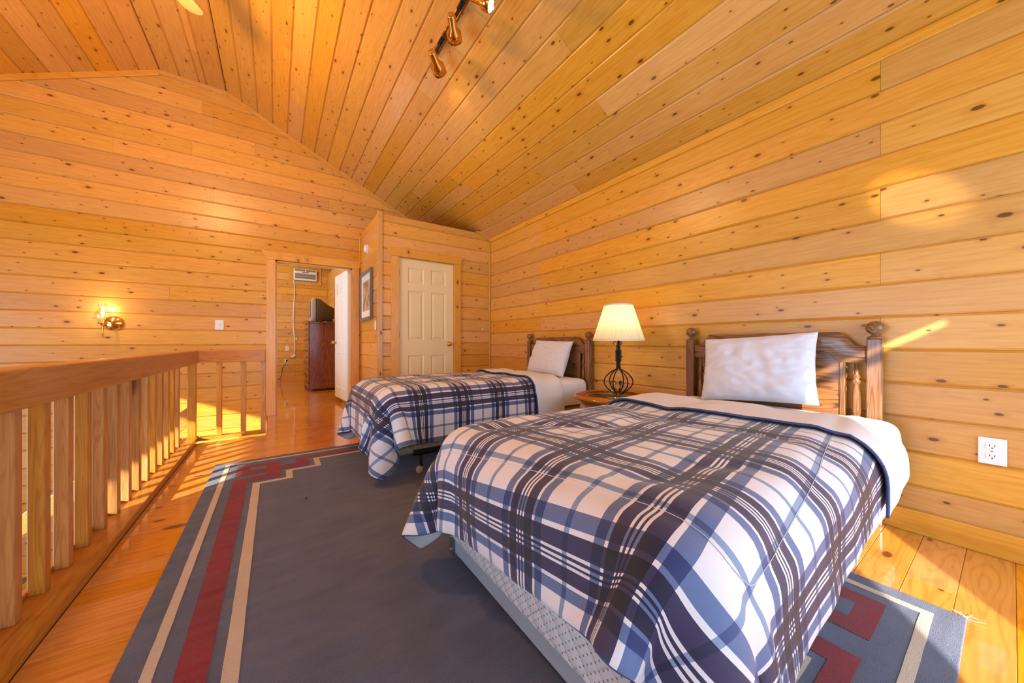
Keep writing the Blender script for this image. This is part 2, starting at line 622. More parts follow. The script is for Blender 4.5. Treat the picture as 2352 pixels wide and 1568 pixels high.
def plank(parent, name, O, ex, ey, ez, x0b, x1b, x0t, x1t, w, mat, groove=.011, t=.024):
    key = tuple(round(q, 4) for q in (x1b - x0b, x0t - x0b, x1t - x0b, w, groove, t)) + (mat.name,)
    me = PMESH.get(key)
    if me is None:
        prof = [(.0004, -t), (.0004, -groove * .9), (groove * .95, 0), (w - groove, 0), (w - .0004, -groove * .9), (w - .0004, -t)]
        vs = []
        for (y, z) in prof:
            k = y / w
            vs.append((0 + (x0t - x0b) * k + .0006, y, z))
            vs.append((x1b - x0b + (x1t - x1b) * k - .0006, y, z))
        fs = [(2 * i, 2 * i + 1, 2 * i + 3, 2 * i + 2) for i in range(5)]
        fs += [(0, 2, 4, 6, 8, 10), (1, 11, 9, 7, 5, 3)]
        me = bpy.data.meshes.new(name)
        me.from_pydata(vs, [], fs)
        me.materials.append(mat)
        bm = bmesh.new(); bm.from_mesh(me); bmesh.ops.recalc_face_normals(bm, faces=bm.faces[:]); bm.to_mesh(me); bm.free()
        PMESH[key] = me
    o = bpy.data.objects.new(name, me)
    COL.objects.link(o)
    o.parent = parent
    P = O + ex * x0b
    o.matrix_basis = Matrix(((ex[0], ey[0], ez[0], P[0] - wl(parent)[0]), (ex[1], ey[1], ez[1], P[1] - wl(parent)[1]), (ex[2], ey[2], ez[2], P[2] - wl(parent)[2]), (0, 0, 0, 1)))
    return o


def plank_wall(parent, O, ex, ey, ez, edges, L, R, opens=(), joints=None, mat=None, name='plank'):
    """edges: row boundaries along ey; L/R: functions of height giving ends; opens: (u0,u1,v0,v1)"""
    mat = mat or M['pine']
    for i, (v0, v1) in enumerate(zip(edges, edges[1:])):
        segs = [(v0, v1, None, None)]
        l0, l1, r0, r1 = L(v0), L(v1), R(v0), R(v1)
        if r0 - l0 < .02 and r1 - l1 < .02: continue
        r1 = max(r1, l1 + .001); r0 = max(r0, l0 + .001)
        cuts = [(l0, l1)]
        js = joints(i) if joints else []
        for j in sorted(js):
            if max(l0, l1) + .12 < j < min(r0, r1) - .12: cuts.append((j, j))
        cuts.append((r0, r1))
        for (a0, a1), (b0, b1) in zip(cuts, cuts[1:]):
            pieces = [(v0, v1, a0, b0, a1, b1)]
            for (u0, u1, w0, w1) in opens:
                out = []
                for (p0, p1, xa, xb, ya, yb) in pieces:
                    if min(xa, ya) >= u1 - 1e-6 or max(xb, yb) <= u0 + 1e-6 or p1 <= w0 + 1e-6 or p0 >= w1 - 1e-6:
                        out.append((p0, p1, xa, xb, ya, yb)); continue
                    if xa < u0 - 1e-6: out.append((p0, p1, xa, u0, ya, u0))
                    if xb > u1 + 1e-6: out.append((p0, p1, u1, xb, u1, yb))
                    ca, cb = max(xa, u0), min(xb, u1)
                    if p1 > w1 + .004: out.append((w1, p1, ca, cb, ca, cb))
                    if p0 < w0 - .004: out.append((p0, w0, ca, cb, ca, cb))
                pieces = out
            for (p0, p1, xa, xb, ya, yb) in pieces:
                if (xb - xa) < .01 and (yb - ya) < .01: continue
                plank(parent, name, O + ey * p0, ex, ey, ez, xa, xb, ya, yb, p1 - p0, mat)


def rows(z0, z1, base, pitch=PITCH):
    k0 = math.ceil((z0 - base) / pitch + .15)
    e = [z0]
    z = base + k0 * pitch
    while z < z1 - .02:
        e.append(z); z += pitch
    e.append(z1)
    return e


# floor --------------------------------------------------------------
fl = MB()
fl.box((-.70, WF - .1, -.3), (WR + .1, 4.42, -.0205))
fl.box((-.085, 4.42, -.3), (WR + .1, 10.05, -.0205))
floor = fl.build('floor', M['plaster'], kind='structure')
FP = .127
y = WF
rng = random.Random(3)
i = 0
yy = .119 - FP * 12
while yy < 9.9:
    y0, y1 = yy, yy + FP
    if y1 > 4.42:
        xa = -.085 if y1 < WB + .12 else -.6
    else:
        xa = -.61
    xb = WR - .012 if y1 < WB else 1.1
    cuts = [xa]
    j = xa + rng.uniform(.7, 2.6)
    while j < xb - .4:
        cuts.append(j); j += rng.uniform(1.4, 2.8)
    cuts.append(xb)
    for a, b in zip(cuts, cuts[1:]):
        plank(floor, 'floor_board', V((0, y0, 0)), X_, Y_, Z_, a, b, a, b, FP, M['floor'], groove=.0022)
    yy += FP
    i += 1

lower = MB().box((WL - .2, WF - .2, -2.8), (WR + .1, WB + .1, -2.6)).build('floor_lower', M['stone'], kind='structure')

# right wall -----------------------------------------------------------
wr = MB()
wr.box((WR + .018, WF - .1, -2.8), (WR + .14, 10.05, 2.62))
wall_right = wr.build('wall_right', M['plaster'], kind='structure')
edgesR = rows(.0, 2.475, .0582, .1707)
rngR = random.Random(11)


def jr(i):
    js = [3.22] if i % 2 == 0 else [3.22]
    if i % 2 == 0: js.append(.395)
    return [-j for j in js]


# ex along -Y so that ex x ey = inward (-X)
plank_wall(wall_right, V((WR, 0, 0)), -Y_, Z_, -X_, edgesR, lambda v: -4.403, lambda v: 1.3, joints=jr)
MB().box((WR - .02, WF, .0), (WR + .0, 4.40, .112), .004).build('baseboard_right', M['pine_y'], kind='structure')
MB().box((WR - .018, WF, 2.43), (WR, 4.40, 2.489), .003).build('trim_1', M['pine_y'], kind='structure')

# back wall -------------------------------------------------------------
DOOR2 = (.0, .915, -.02, 2.02)
bk = MB()
slab_cells(bk, (WL - .1, WR + .1), (-2.8, 4.2), [DOOR2], lambda u, v, d: (u, d, v), WB + .018, WB + .118)
wall_back = bk.build('wall_back', M['plaster'], kind='structure')
rngB = random.Random(5)
fixedB = {3.08: [-1.433], 3.23: [-.809], 3.40: [-.215], 3.56: [-.618], 2.71: [-.618], 2.38: [-.594]}
edgesB = rows(-1.35, 4.0, .9195)


def jb(i):
    z = (edgesB[i] + edgesB[i + 1]) / 2
    for k, v in fixedB.items():
        if abs(k - z) < .086: return v
    return [rngB.uniform(-3.9, .8)] if rngB.random() < .6 else []


def Lb(z):
    return max(WL, RIDGE_L - (RIDGE_Z - z) / SLL) if z < RIDGE_Z else RIDGE_L


def Rb(z):
    x = RIDGE_R + (RIDGE_Z - z) / SLR
    return min(x, 2.6) if z > 2.3 else 1.04


plank_wall(wall_back, V((0, WB, 0)), X_, Z_, -Y_, edgesB, Lb, Rb, opens=[DOOR2], joints=jb)


def gable_trim(name, xa, xb, y, hgt=.05, th=.02):
    za, zb = roof_z(xa), roof_z(xb)
    poly = [(xa, za), (xb, zb), (xb, zb - hgt), (xa, za - hgt)]
    return MB().prism(poly, lambda u, v, d: (u, d, v), y - th, y, .002).build(name, M['pine_x'], kind='structure')


gable_trim('trim_2', RIDGE_R, 2.6, WB)
gable_trim('trim_3', RIDGE_L, RIDGE_R, WB)
gable_trim('trim_4', WL, RIDGE_L, WB, .062)

# left & front walls ------------------------------------------------------
lw = MB()
slab_cells(lw, (WF - .1, WB + .1), (-2.8, 2.7), LEFT_OPEN, lambda u, v, d: (d, u, v), WL - .12, WL)
wall_left = lw.build('wall_left', M['pine_y'], kind='structure')
fw = MB()
slab_cells(fw, (WL - .1, WR + .1), (-2.8, 4.2), FRONT_OPEN, lambda u, v, d: (u, d, v), WF - .12, WF)
wall_front = fw.build('wall_front', M['pine_x'], kind='structure')

# ceiling ------------------------------------------------------------------
cl = MB()
for (xa, xb) in ((RIDGE_R, WR + .14), (RIDGE_L, RIDGE_R), (WL - .14, RIDGE_L)):
    za, zb = roof_z(xa) + .022, roof_z(xb) + .022
    cl.prism([(xa, za), (xb, zb), (xb, zb + .12), (xa, za + .12)], lambda u, v, d: (u, d, v), WF - .2, 10.1)
ceiling = cl.build('ceiling', M['plaster'], kind='structure')
rngC = random.Random(21)


def cuts_y(reverse=False):
    c = []
    j = rngC.uniform(-.6, 2.0)
    while j < WB - .4:
        c.append(j); j += rngC.uniform(1.6, 3.4)
    return c


th = math.atan(SLR)
cth, sth = math.cos(th), math.sin(th)
slen = (WR - RIDGE_R) / cth
n = round(slen / .1735)
cw = slen / n
for k in range(n):
    O = V((RIDGE_R + k * cw * cth, 0, RIDGE_Z - k * cw * sth))
    cs = [WF] + cuts_y() + [WB + .004]
    for a, b in zip(cs, cs[1:]):
        plank(ceiling, 'plank', O, Y_, V((cth, 0, -sth)), V((-sth, 0, -cth)), a, b, a, b, cw, M['pine'])
slenL = (RIDGE_L - WL) / cth
n = round(slenL / .1735)
cw = slenL / n
for k in range(n):
    O = V((RIDGE_L - k * cw * cth, 0, RIDGE_Z - k * cw * sth))
    cs = [-(WB + .004)] + sorted(-c for c in cuts_y()) + [-WF]
    for a, b in zip(cs, cs[1:]):
        plank(ceiling, 'plank', O, -Y_, V((-cth, 0, -sth)), V((sth, 0, -cth)), a, b, a, b, cw, M['pine'])
xx = RIDGE_L
for w_ in (.165, .17, .065, .177):
    cs = [WF] + cuts_y() + [WB + .004]
    for a, b in zip(cs, cs[1:]):
        plank(ceiling, 'plank', V((xx, 0, RIDGE_Z)), Y_, X_, -Z_, a, b, a, b, w_, M['pine'])
    xx += w_

# closet box -------------------------------------------------------------------
CX0, CY0, CZ = 1.033, 4.403, 2.55
CDOOR = (1.285, 2.045, -.02, 2.03)
cf = MB()
slab_cells(cf, (CX0 + .018, WR), (-.02, 2.45), [CDOOR], lambda u, v, d: (u, d, v), CY0 + .018, CY0 + .1)
wall_closet = cf.build('wall_closet', M['plaster'], kind='structure')
edgesC = rows(.0, 2.548, .101, .168)


def Rc(z):
    return min(WR, RIDGE_R + (RIDGE_Z - z) / SLR)


plank_wall(wall_closet, V((0, CY0, 0)), X_, Z_, -Y_, edgesC, lambda v: CX0 + .002, Rc, opens=[CDOOR], joints=lambda i: [])
cs_ = MB().box((CX0 + .018, CY0 + .02, 0), (CX0 + .1, WB + .018, 2.53)).box((CX0 + .02, CY0 + .02, 2.47), (WR - .2, WB, 2.50))
wall_cs = cs_.build('wall_closet_side', M['plaster'], kind='structure')
plank_wall(wall_cs, V((CX0, 0, 0)), -Y_, Z_, -X_, edgesC, lambda v: -(WB + .0), lambda v: -(CY0 + .002), joints=lambda i: [])
MB().box((CX0 - .012, CY0 - .014, 0), (CX0 + .052, CY0 + .004, 2.556), .003).build('trim_5', M['pine_z'], kind='structure')
MB().box((WR - .028, CY0 - .022, .1), (WR - .002, CY0 - .001, 2.43), .003).build('trim_6', M['pine_z'], kind='structure')
MB().prism([(2.47, roof_z(2.47)), (2.625, roof_z(2.625)), (2.625, roof_z(2.625) - .045), (2.37, roof_z(2.47) - .012)], lambda u, v, d: (u, d, v), CY0 - .018, CY0, .002).build('trim_7', M['pine_x'], kind='structure')
MB().box((CX0 - .02, WB - .022, 2.05), (CX0 + .0, WB - .001, 2.52), .002).build('trim_8', M['pine_z'], kind='structure')


def casing(name, x0, x1, z1, y, wd=.098, ear=.06, th=.02, hh=.11):
    """door casing: two legs and a head with mitred ears"""
    c = empty(name, ((x0 + x1) / 2, y, 0), kind='structure')
    MB().box((x0 - wd, y - th, 0), (x0, y, z1), .003).build('casing_leg', M['pine_z'], c)
    MB().box((x1, y - th, 0), (x1 + wd, y, z1), .003).build('casing_leg', M['pine_z'], c)
    MB().prism([(x0 - wd, z1 + .001), (x1 + wd, z1 + .001), (x1 + wd + ear * .4, z1 + hh), (x0 - wd - ear, z1 + hh)], lambda u, v, d: (u, d, v), y - th - .004, y, .003).build('casing_head', M['pine_x'], c)
    return c


casing('trim_9', CDOOR[0], CDOOR[1], 2.035, CY0)
casing('trim_10', DOOR2[0], DOOR2[1], 2.025, WB)
# door jambs
MB().box((DOOR2[0] - .002, WB, 0), (DOOR2[0] + .016, WB + .12, 2.02)).box((DOOR2[1] - .016, WB, 0), (DOOR2[1] + .002, WB + .12, 2.02)).box((DOOR2[0], WB, 2.004), (DOOR2[1], WB + .12, 2.02)).build('trim_11', M['pine_z'], kind='structure')
MB().box((CDOOR[0] - .002, CY0, 0), (CDOOR[0] + .006, CY0 + .1, 2.03)).box((CDOOR[1] - .006, CY0, 0), (CDOOR[1] + .002, CY0 + .1, 2.03)).box((CDOOR[0], CY0, 2.024), (CDOOR[1], CY0 + .1, 2.032)).build('trim_12', M['pine_z'], kind='structure')

# second room -------------------------------------------------------------------
RB = 9.92
rb = MB().box((-3.1, RB + .018, -.3), (WR + .1, RB + .12, 4.2))
wall_rb = rb.build('wall_bedroom_back', M['plaster'], kind='structure')
plank_wall(wall_rb, V((0, RB, 0)), X_, Z_, -Y_, rows(.0, 3.0, .9195), lambda v: -.9, lambda v: 1.6, joints=lambda i: [rngB.uniform(-.5, 1.2)] if i % 3 == 0 else [])
MB().box((-.9, RB - .018, 0), (1.1, RB, .1), .003).build('baseboard_bedroom', M['pine_x'], kind='structure')
RX = 1.1
rp = MB().box((RX + .018, WB + .118, 0), (RX + .1, RB, 2.69))
wall_rp = rp.build('wall_bedroom_right', M['plaster'], kind='structure')
plank_wall(wall_rp, V((RX, 0, 0)), -Y_, Z_, -X_, rows(.0, 2.69, .9195), lambda v: -RB, lambda v: -(WB + .118), joints=lambda i: [-8.6] if i % 2 else [-7.4])
MB().box((RX - .022, RB - .022, .1), (RX, RB, 2.69), .002).build('trim_13', M['pine_z'], kind='structure')
MB().box((RX - .015, 8.72, .0), (RX, 8.82, 2.1), .002).box((RX - .015, 9.5, .0), (RX, 9.6, 2.1), .002).box((RX - .015, 8.72, 2.1), (RX, 9.6, 2.2), .002).build('trim_14', M['pine_z'], kind='structure')
MB().box((-3.1, WB + .118, -.3), (-3.0, RB, 4.2)).build('wall_bedroom_left', M['pine_y'], kind='structure')

# ------------------------------------------------------------------ windows (behind the camera and across the void)
def window(name, a, b, c, d, plane, pos):
    w = empty(name, (pos, (a + b) / 2, c) if plane == 'x' else ((a + b) / 2, pos, c), kind='structure')
    mp = (lambda u, v, dd: (pos + dd, u, v)) if plane == 'x' else (lambda u, v, dd: (u, pos + dd, v))
    f = MB()
    fw_ = .05
    slab_cells(f, (a - fw_ * .2, b + fw_ * .2), (c - fw_ * .2, d + fw_ * .2), [(a, b, c, d)], mp, -.06, .02)
    f.build('window_frame', M['pine_z'], w)
    MB().box(mp(a, c, -.043), mp(b, d, -.04)).build('pane', M['pane'], w)
    return w


for i, (a, b, c, d_) in enumerate(LEFT_OPEN):
    window('window_%d' % (i + 1), a, b, c, d_, 'x', WL)
for i, (a, b, c, d_) in enumerate(FRONT_OPEN):
    window('window_%d' % (i + 2), a, b, c, d_, 'y', WF)
# meeting rail; unseen top strip and end block added to shape sun slit
MB().box((-.56, WF - .06, 1.917), (.60, WF - .05, 1.973)).box((-.56, WF - .06, 2.003), (.60, WF - .05, 2.06)).box((.427, WF - .06, 1.973), (.60, WF - .05, 2.003)).build('rail_sun_mask', M['white'], kind='structure')
cu = MB()  # hanging cloth added out of view to narrow the sun band
N = 26
pa = [(.215 + (.40) * i / N, WF + .03 + .012 * math.sin(i * 1.9)) for i in range(N + 1)]
poly = pa + [(x, y_ + .004) for x, y_ in reversed(pa)]
cu.prism(poly, lambda u, v, d: (u, v, d), .1, 1.90)
cu.build('added_curtain', M['linen'], label='white cloth added out of view to cut the sunlight at the loft front window', cat='added_curtain')


# ------------------------------------------------------------------ doors
def door_leaf(name, w, h, t, mat, knob_side, knob_z, hinge_z, T, label, knob_both=True, undercut=0.0):
    """six panel leaf; local u along width from hinge (0) to free edge (w), d = depth (front face at d=0, back at t). T maps (u, d, z) to world"""
    root = empty(name, T(0, 0, 0), kind='structure')
    root['label'] = label
    mb = MB()
    st = .115 * w / .76
    mid = .10 * w / .76
    cols = [(st, (w - mid) / 2), ((w + mid) / 2, w - st)]
    rws = [(.24, .78), (.98, 1.62), (1.72, 1.92)]
    k = h / 2.03
    opens = [(a, b, c * k, d * k) for (a, b) in cols for (c, d) in rws]
    us = sorted(set([0, w] + [x for o in opens for x in o[:2]]))
    vs = sorted(set([undercut, h] + [x for o in opens for x in o[2:]]))
    for u0, u1 in zip(us, us[1:]):
        for v0, v1 in zip(vs, vs[1:]):
            cu, cv = (u0 + u1) / 2, (v0 + v1) / 2
            if any(o[0] < cu < o[1] and o[2] < cv < o[3] for o in opens): continue
            q = bmesh.new()
            pts = [q.verts.new(T(u, d, v)) for v in (v0, v1) for d in (0, t) for u in (u0, u1)]
            for f in ((0, 2, 3, 1), (4, 5, 7, 6), (0, 1, 5, 4), (2, 6, 7, 3), (0, 4, 6, 2), (1, 3, 7, 5)):
                q.faces.new([pts[i] for i in f])
            mb._merge(q)
    bmesh.ops.remove_doubles(mb.bm, verts=mb.bm.verts[:], dist=1e-5)
    mb.build('door_leaf', mat, root)
    for (a, b, c, d) in opens:
        p = MB()
        q = bmesh.new()
        rings = []
        for (ins, dep) in ((0, .0), (.012, .009), (.022, .009), (.042, .002)):
            for side in (0,):
                rings.append([q.verts.new(T(u, dep, v)) for u, v in ((a + ins, c + ins), (b - ins, c + ins), (b - ins, d - ins), (a + ins, d - ins))])
        for A, B in zip(rings, rings[1:]):
            for i in range(4):
                q.faces.new([A[i], A[(i + 1) % 4], B[(i + 1) % 4], B[i]])
        q.faces.new(rings[-1])
        rb2 = [[q.verts.new(T(u, t - dep, v)) for u, v in ((a + ins, c + ins), (b - ins, c + ins), (b - ins, d - ins), (a + ins, d - ins))] for (ins, dep) in ((0, 0.0), (.012, .009), (.022, .009), (.042, .002))]
        for A, B in zip(rb2, rb2[1:]):
            for i in range(4):
                q.faces.new([A[i], B[i], B[(i + 1) % 4], A[(i + 1) % 4]])
        q.faces.new(rb2[-1][::-1])
        p._merge(q)
        p.build('panel', mat, root)
    # knob
    ku = w - .065 if knob_side else .065
    sides = ((0, -1), (t, 1)) if knob_both else ((0, -1),)
    for (dd, sg) in sides:
        prof = [(.0, 0), (.033, .0), (.033, .006), (.014, .012), (.013, .03), (.024, .038), (.029, .05), (.024, .062), (.0, .066)]
        kb = MB()
        ax = (V(T(0, sg, 0)) - V(T(0, 0, 0))).normalized()
        Q = ax.to_track_quat('Z', 'X').to_matrix().to_4x4()
        Q.translation = V(T(ku, dd, knob_z))
        kb.lathe(prof, seg=20, M=Q)
        kb.build('knob', M['brass'], root, smooth=True)
    for hz in hinge_z:
        hb = MB()
        p = V(T(-.004, -.004, hz))
        hb.tube([p - V((0, 0, .045)), p + V((0, 0, .045))], .0065, 8)
        hb.build('hinge', M['antique'], root, smooth=True)
    return root


door_leaf('door_1', CDOOR[1] - CDOOR[0] - .016, 2.02, .035, M['doorw'], True, .925, (.25, 1.05, 1.83),
          lambda u, d, z: (CDOOR[0] + .008 + u, CY0 + .008 + d, z + .004), 'cream six-panel closet door with brass knob', knob_both=False)
mbx = MB().box((CDOOR[1] - .004, CY0 - .002, .9), (CDOOR[1] + .004, CY0 + .006, .95))
mbx.build('trim_16', M['antique'], kind='structure')
HX, HY = .908, WB + .09
da = math.radians(90 + 5.2)
du = V((math.cos(da), math.sin(da), 0))
dn = V((-math.sin(da), math.cos(da), 0))       # thickness direction (towards -X)
door_leaf('door_2', .76, 2.02, .036, M['doorw2'], True, .955, (.28, 1.05, 1.82),
          lambda u, d, z: tuple(V((HX, HY, z)) + du * u + dn * d), 'white six-panel door standing open into the next room', undercut=.075)

# ------------------------------------------------------------------ railing
RAILX = -.61
rail = empty('railing', (-.69, 2.0, 0), 'pine loft railing of square balusters along the stair void', 'railing')
MB().box((-.69, WF + .01, .748), (RAILX, 4.405, .871), .006).build('top_rail', M['rail_y'], rail)
MB().box((-.69, 4.41, .752), (-.086, 4.475, .872), .006).build('top_rail', M['rail_x'], rail)
MB().box((-.755, WF + .01, .0), (-.612, 4.475, .042), .004).build('bottom_plate', M['rail_y'], rail)
MB().box((-.612, 4.412, .0), (-.086, 4.50, .03), .004).build('bottom_plate', M['rail_x'], rail)
MB().box((-.745, WF + .01, .042), (-.727, 4.40, .060), .003).build('shoe_strip', M['rail_y'], rail)
bal = None
k = 0
yb = 2.847 + .174 * 7
while yb > WF + .1:
    if bal is None:
        bal = MB().box((-.727, yb, .042), (-.686, yb + .042, .79), .0025, 1).build('baluster', M['rail_z'], rail)
        y00 = yb
    else:
        c = bal.copy(); COL.objects.link(c); c.parent = rail
        c.location = bal.location + V((0, yb - y00, 0))
    yb -= .174
MB().box((-.69, 4.415, .03), (-.628, 4.475, .80), .003).build('post', M['rail_z'], rail)
for x0 in (-.481, -.292, -.128):
    MB().box((x0, 4.43, .03), (x0 + .043, 4.472, .80), .0025, 1).build('baluster', M['rail_z'], rail)

# stairs in the void
st = empty('staircase', (-1.8, 4.95, -2.6), 'pine stairs going down along the back wall inside the railing', 'staircase')
for i in range(13):
    x1 = -.09 - i * .26
    z1 = -.2 * (i + 1)
    MB().box((x1 - .28, 4.55, z1 - .035), (x1, WB - .03, z1), .004, 1).build('tread', M['rail_y'], st)

MB().prism([(-.095, .03), (-.095, -.25), (-3.4, -2.60), (-3.4, -2.42)], lambda u, v, d: (u, d, v), WB - .025, WB - .001, .003).build('skirt_board', M['pine_x'], st)
MB().prism([(-.095, -.1), (-.095, -.4), (-3.4, -2.60), (-3.3, -2.55)], lambda u, v, d: (u, d, v), 4.52, 4.55, .003).build('stringer', M['pine_x'], st)
MB().prism([(-.70, .32), (-.70, .13), (-3.2, -1.75), (-3.2, -1.6)], lambda u, v, d: (u, d, v), 4.49, 4.53, .004).build('handrail', M['rail_x'], st)

# ------------------------------------------------------------------ rug
RX0, RX1, RY0, RY1 = -.38, 1.937, .087, 3.46
rug = empty('rug', ((RX0 + RX1) / 2, (RY0 + RY1) / 2, 0), 'slate blue rug with dark red and beige key-pattern border under the beds', 'rug')
MB().box((RX0, RY0, .0005), (RX1, RY1, .0105), .003).build('field', M['rugblue'], rug)
RW, RL = RX1 - RX0, RY1 - RY0


def rug_piece(name, poly, mat, flipx, flipy, edge=.004):
    pts = []
    for (a, b) in poly:
        # subdivide for slightly wavy edges is left to the mesh: straight
        x = RX0 + a if not flipx else RX1 - a
        y_ = RY1 - b if not flipy else RY0 + b
        pts.append((x, y_))
    # wavy edges
    out = []
    for i in range(len(pts)):
        p, q = V(pts[i]), V(pts[(i + 1) % len(pts)])
        nseg = max(1, int((q - p).length / .06))
        dn_ = V((-(q - p).y, (q - p).x)).normalized()
        for s_ in range(nseg):
            f = s_ / nseg
            pt = p.lerp(q, f)
            if s_ > 0:
                pt = pt + dn_ * .0016 * noise.noise(V((pt.x * 14, pt.y * 14, 3.1)))
            out.append((pt.x, pt.y))
    mb = MB()
    mb.prism(out, lambda u, v, d: (u, v, d), .008, .0122)
    return mb.build(name, mat, rug)


hw, hl = RW / 2 + .0001, RL / 2 + .0001
for fx in (False, True):
    for fy in (False, True):
        # outer beige stripe
        rug_piece('stripe', [(.068, .066), (hw, .066), (hw, .094), (.097, .094), (.097, hl), (.068, hl)], M['rugbeige'], fx, fy)
        # red key
        rug_piece('key', [(.146, .475), (.327, .475), (.327, .40), (.146, .40), (.146, .167), (.405, .167), (.405, .31), (.513, .31), (.513, .165), (hw, .165), (hw, .222), (.595, .222), (.595, .40), (.405, .40), (.405, .55), (.222, .55), (.222, hl), (.146, hl)], M['rugred'], fx, fy)
        rug_piece('key_slot', [(.222, .232), (.325, .232), (.325, .313), (.222, .313)], M['rugblue'], fx, fy).location.z += .0008
        # inner beige stripe
        rug_piece('stripe', [(.255, .60), (.442, .60), (.442, .44), (.63, .44), (.63, .25), (hw, .25), (hw, .283), (.668, .283), (.668, .472), (.48, .472), (.48, .635), (.295, .635), (.295, hl), (.255, hl)], M['rugbeige'], fx, fy)
fr = MB()
rf = random.Random(2)
for i in range(7):
    p = V((1.935, .09, .006))
    pts = [p]
    a = rf.uniform(-1.2, .1)
    for s_ in range(6):
        a += rf.uniform(-.7, .7)
        pts.append(pts[-1] + V((math.cos(a) * .008, math.sin(a) * .008, 0)))
        pts[-1].z = .003 + .004 * rf.random()
    fr.tube(pts, .0006, 4)
fr.build('loose_thread', M['linen'], rug)
MB().box((.14, 2.395, .0115), (.158, 2.402, .0165), .002, M=Matrix.Translation(V((.15, 2.4, 0))) @ Matrix.Rotation(.9, 4, 'Z') @ Matrix.Translation(V((-.15, -2.4, 0)))).build('crumb', M['dark'], label='small dark crumb lying on the slate blue rug', cat='crumb')

# ------------------------------------------------------------------ beds
def headboard(bed, yc, near_first=True):
    X1 = WR - .022
    X0 = X1 - .052
    hw_ = .482
    posts = []
    for s in (-1, 1):
        y_ = yc + s * hw_
        p = MB().box((X0, y_ - .029, 0), (X1, y_ + .029, .966), .005).build('post', M['oak_z'], bed)
        xm = (X0 + X1) / 2
        prof = [(.0, 0), (.026, 0), (.030, .004), (.030, .009), (.022, .014), (.014, .02), (.013, .024), (.020, .028), (.031, .038), (.0375, .053), (.0375, .061), (.032, .077), (.020, .089), (.0, .094)]
        MB().lathe([(r, z) for r, z in prof], (xm, y_, .965), 24).build('finial', M['oak_z'], p, smooth=True, angle=60)
    xa, xb = X0 + .014, X0 + .036
    # shaped top rail
    def shp(n=12):
        e = hw_ - .029
        top = [(-e, .928)]
        for i in range(n + 1):
            t = i / n
            top.append((-e + .03 + .085 * t, .928 + .077 * (t * t * (3 - 2 * t))))
        top += [(-u, v) for u, v in reversed(top)]
        return top
    e = hw_ - .029
    low = [(e, .838), (.385, .838)]
    n = 10
    for i in range(n + 1):
        t = i / n
        low.append((.365 - .10 * t, .838 + .062 * (t * t * (3 - 2 * t))))
    low += [(-u, v) for u, v in reversed(low)]
    MB().prism([(yc + u, v) for u, v in shp()] + [(yc + u, v) for u, v in low], lambda u, v, d: (d, u, v), xa, xb, .003).build('top_rail', M['oak_y'], bed, smooth=True, angle=30)
    MB().box((xa + .006, yc - .36, .30), (xb - .004, yc + .36, .915), .002).build('back_panel', M['oak_y'], bed)
    for s in (-1, 1):
        MB().box((xa - .004, yc + s * .358 - .012, .30), (xb + .002, yc + s * .358 + .012, .842), .004).build('stile', M['oak_z'], bed)
        prof = [(.0, .0), (.011, .0), (.012, .03), (.016, .045), (.010, .055), (.016, .065), (.016, .085), (.010, .095), (.013, .11), (.019, .16), (.017, .24), (.011, .30), (.018, .312), (.018, .322), (.011, .33), (.017, .342), (.010, .36), (.009, .42), (.0, .42)]
        MB().lathe([(r, z) for r, z in prof], ((xa + xb) / 2, yc + s * .412, .42), 16).build('spindle', M['oak_z'], bed, smooth=True, angle=60)
    MB().box((xa, yc - e, .26), (xb, yc + e, .425), .004).build('lower_rail', M['oak_y'], bed)


B1, B2 = 2.887, .889       # bed centre lines
bed1 = empty('bed', (1.6, B1, 0), 'single bed by the closet: oak headboard, black metal frame on casters', 'bed')
headboard(bed1, B1)
for s in (-1, 1):
    y_ = B1 + s * .485
    MB().box((.80, y_ - .018, .150), (2.56, y_ + .018, .156)).box((.80, y_ + s * .014, .150), (2.56, y_ + s * .018, .19)).build('side_rail', M['blackmetal'], bed1)
    for x_ in (.86, 2.2):
        zr = .0115 if x_ < 1.9 else 0
        L_ = MB().lathe([(.010, .062), (.011, .10), (.016, .152), (.0, .152)], (x_, y_ - s * .0, 0), 12).build('leg', M['blackmetal'], bed1, smooth=True)
        MB().lathe([(.0, -.012), (.022, -.012), (.028, -.006), (.028, .006), (.022, .012), (.0, .012)], seg=16, M=Matrix.Translation(V((x_ - .012, y_, .0295 + zr))) @ Matrix.Rotation(math.pi / 2, 4, 'X') @ Matrix.Rotation(.4, 4, 'Y')).build('caster', M['cream'], L_, smooth=True)
MB().box((.86, B1 - .485, .150), (.89, B1 + .485, .156)).build('cross_rail', M['blackmetal'], bed1)
MB().box((.62, B1 - .49, .157), (2.53, B1 + .49, .345), .02, 3).build('box_spring', M['floral'], smooth=True, label='tan floral box spring on the black metal frame of the bed by the closet', cat='box spring')
MB().box((.60, B1 - .495, .346), (2.545, B1 + .495, .572), .05, 4).build('mattress', M['mattress'], smooth=True, label='yellowish mattress of the bed by the closet, showing below its sheet', cat='mattress')

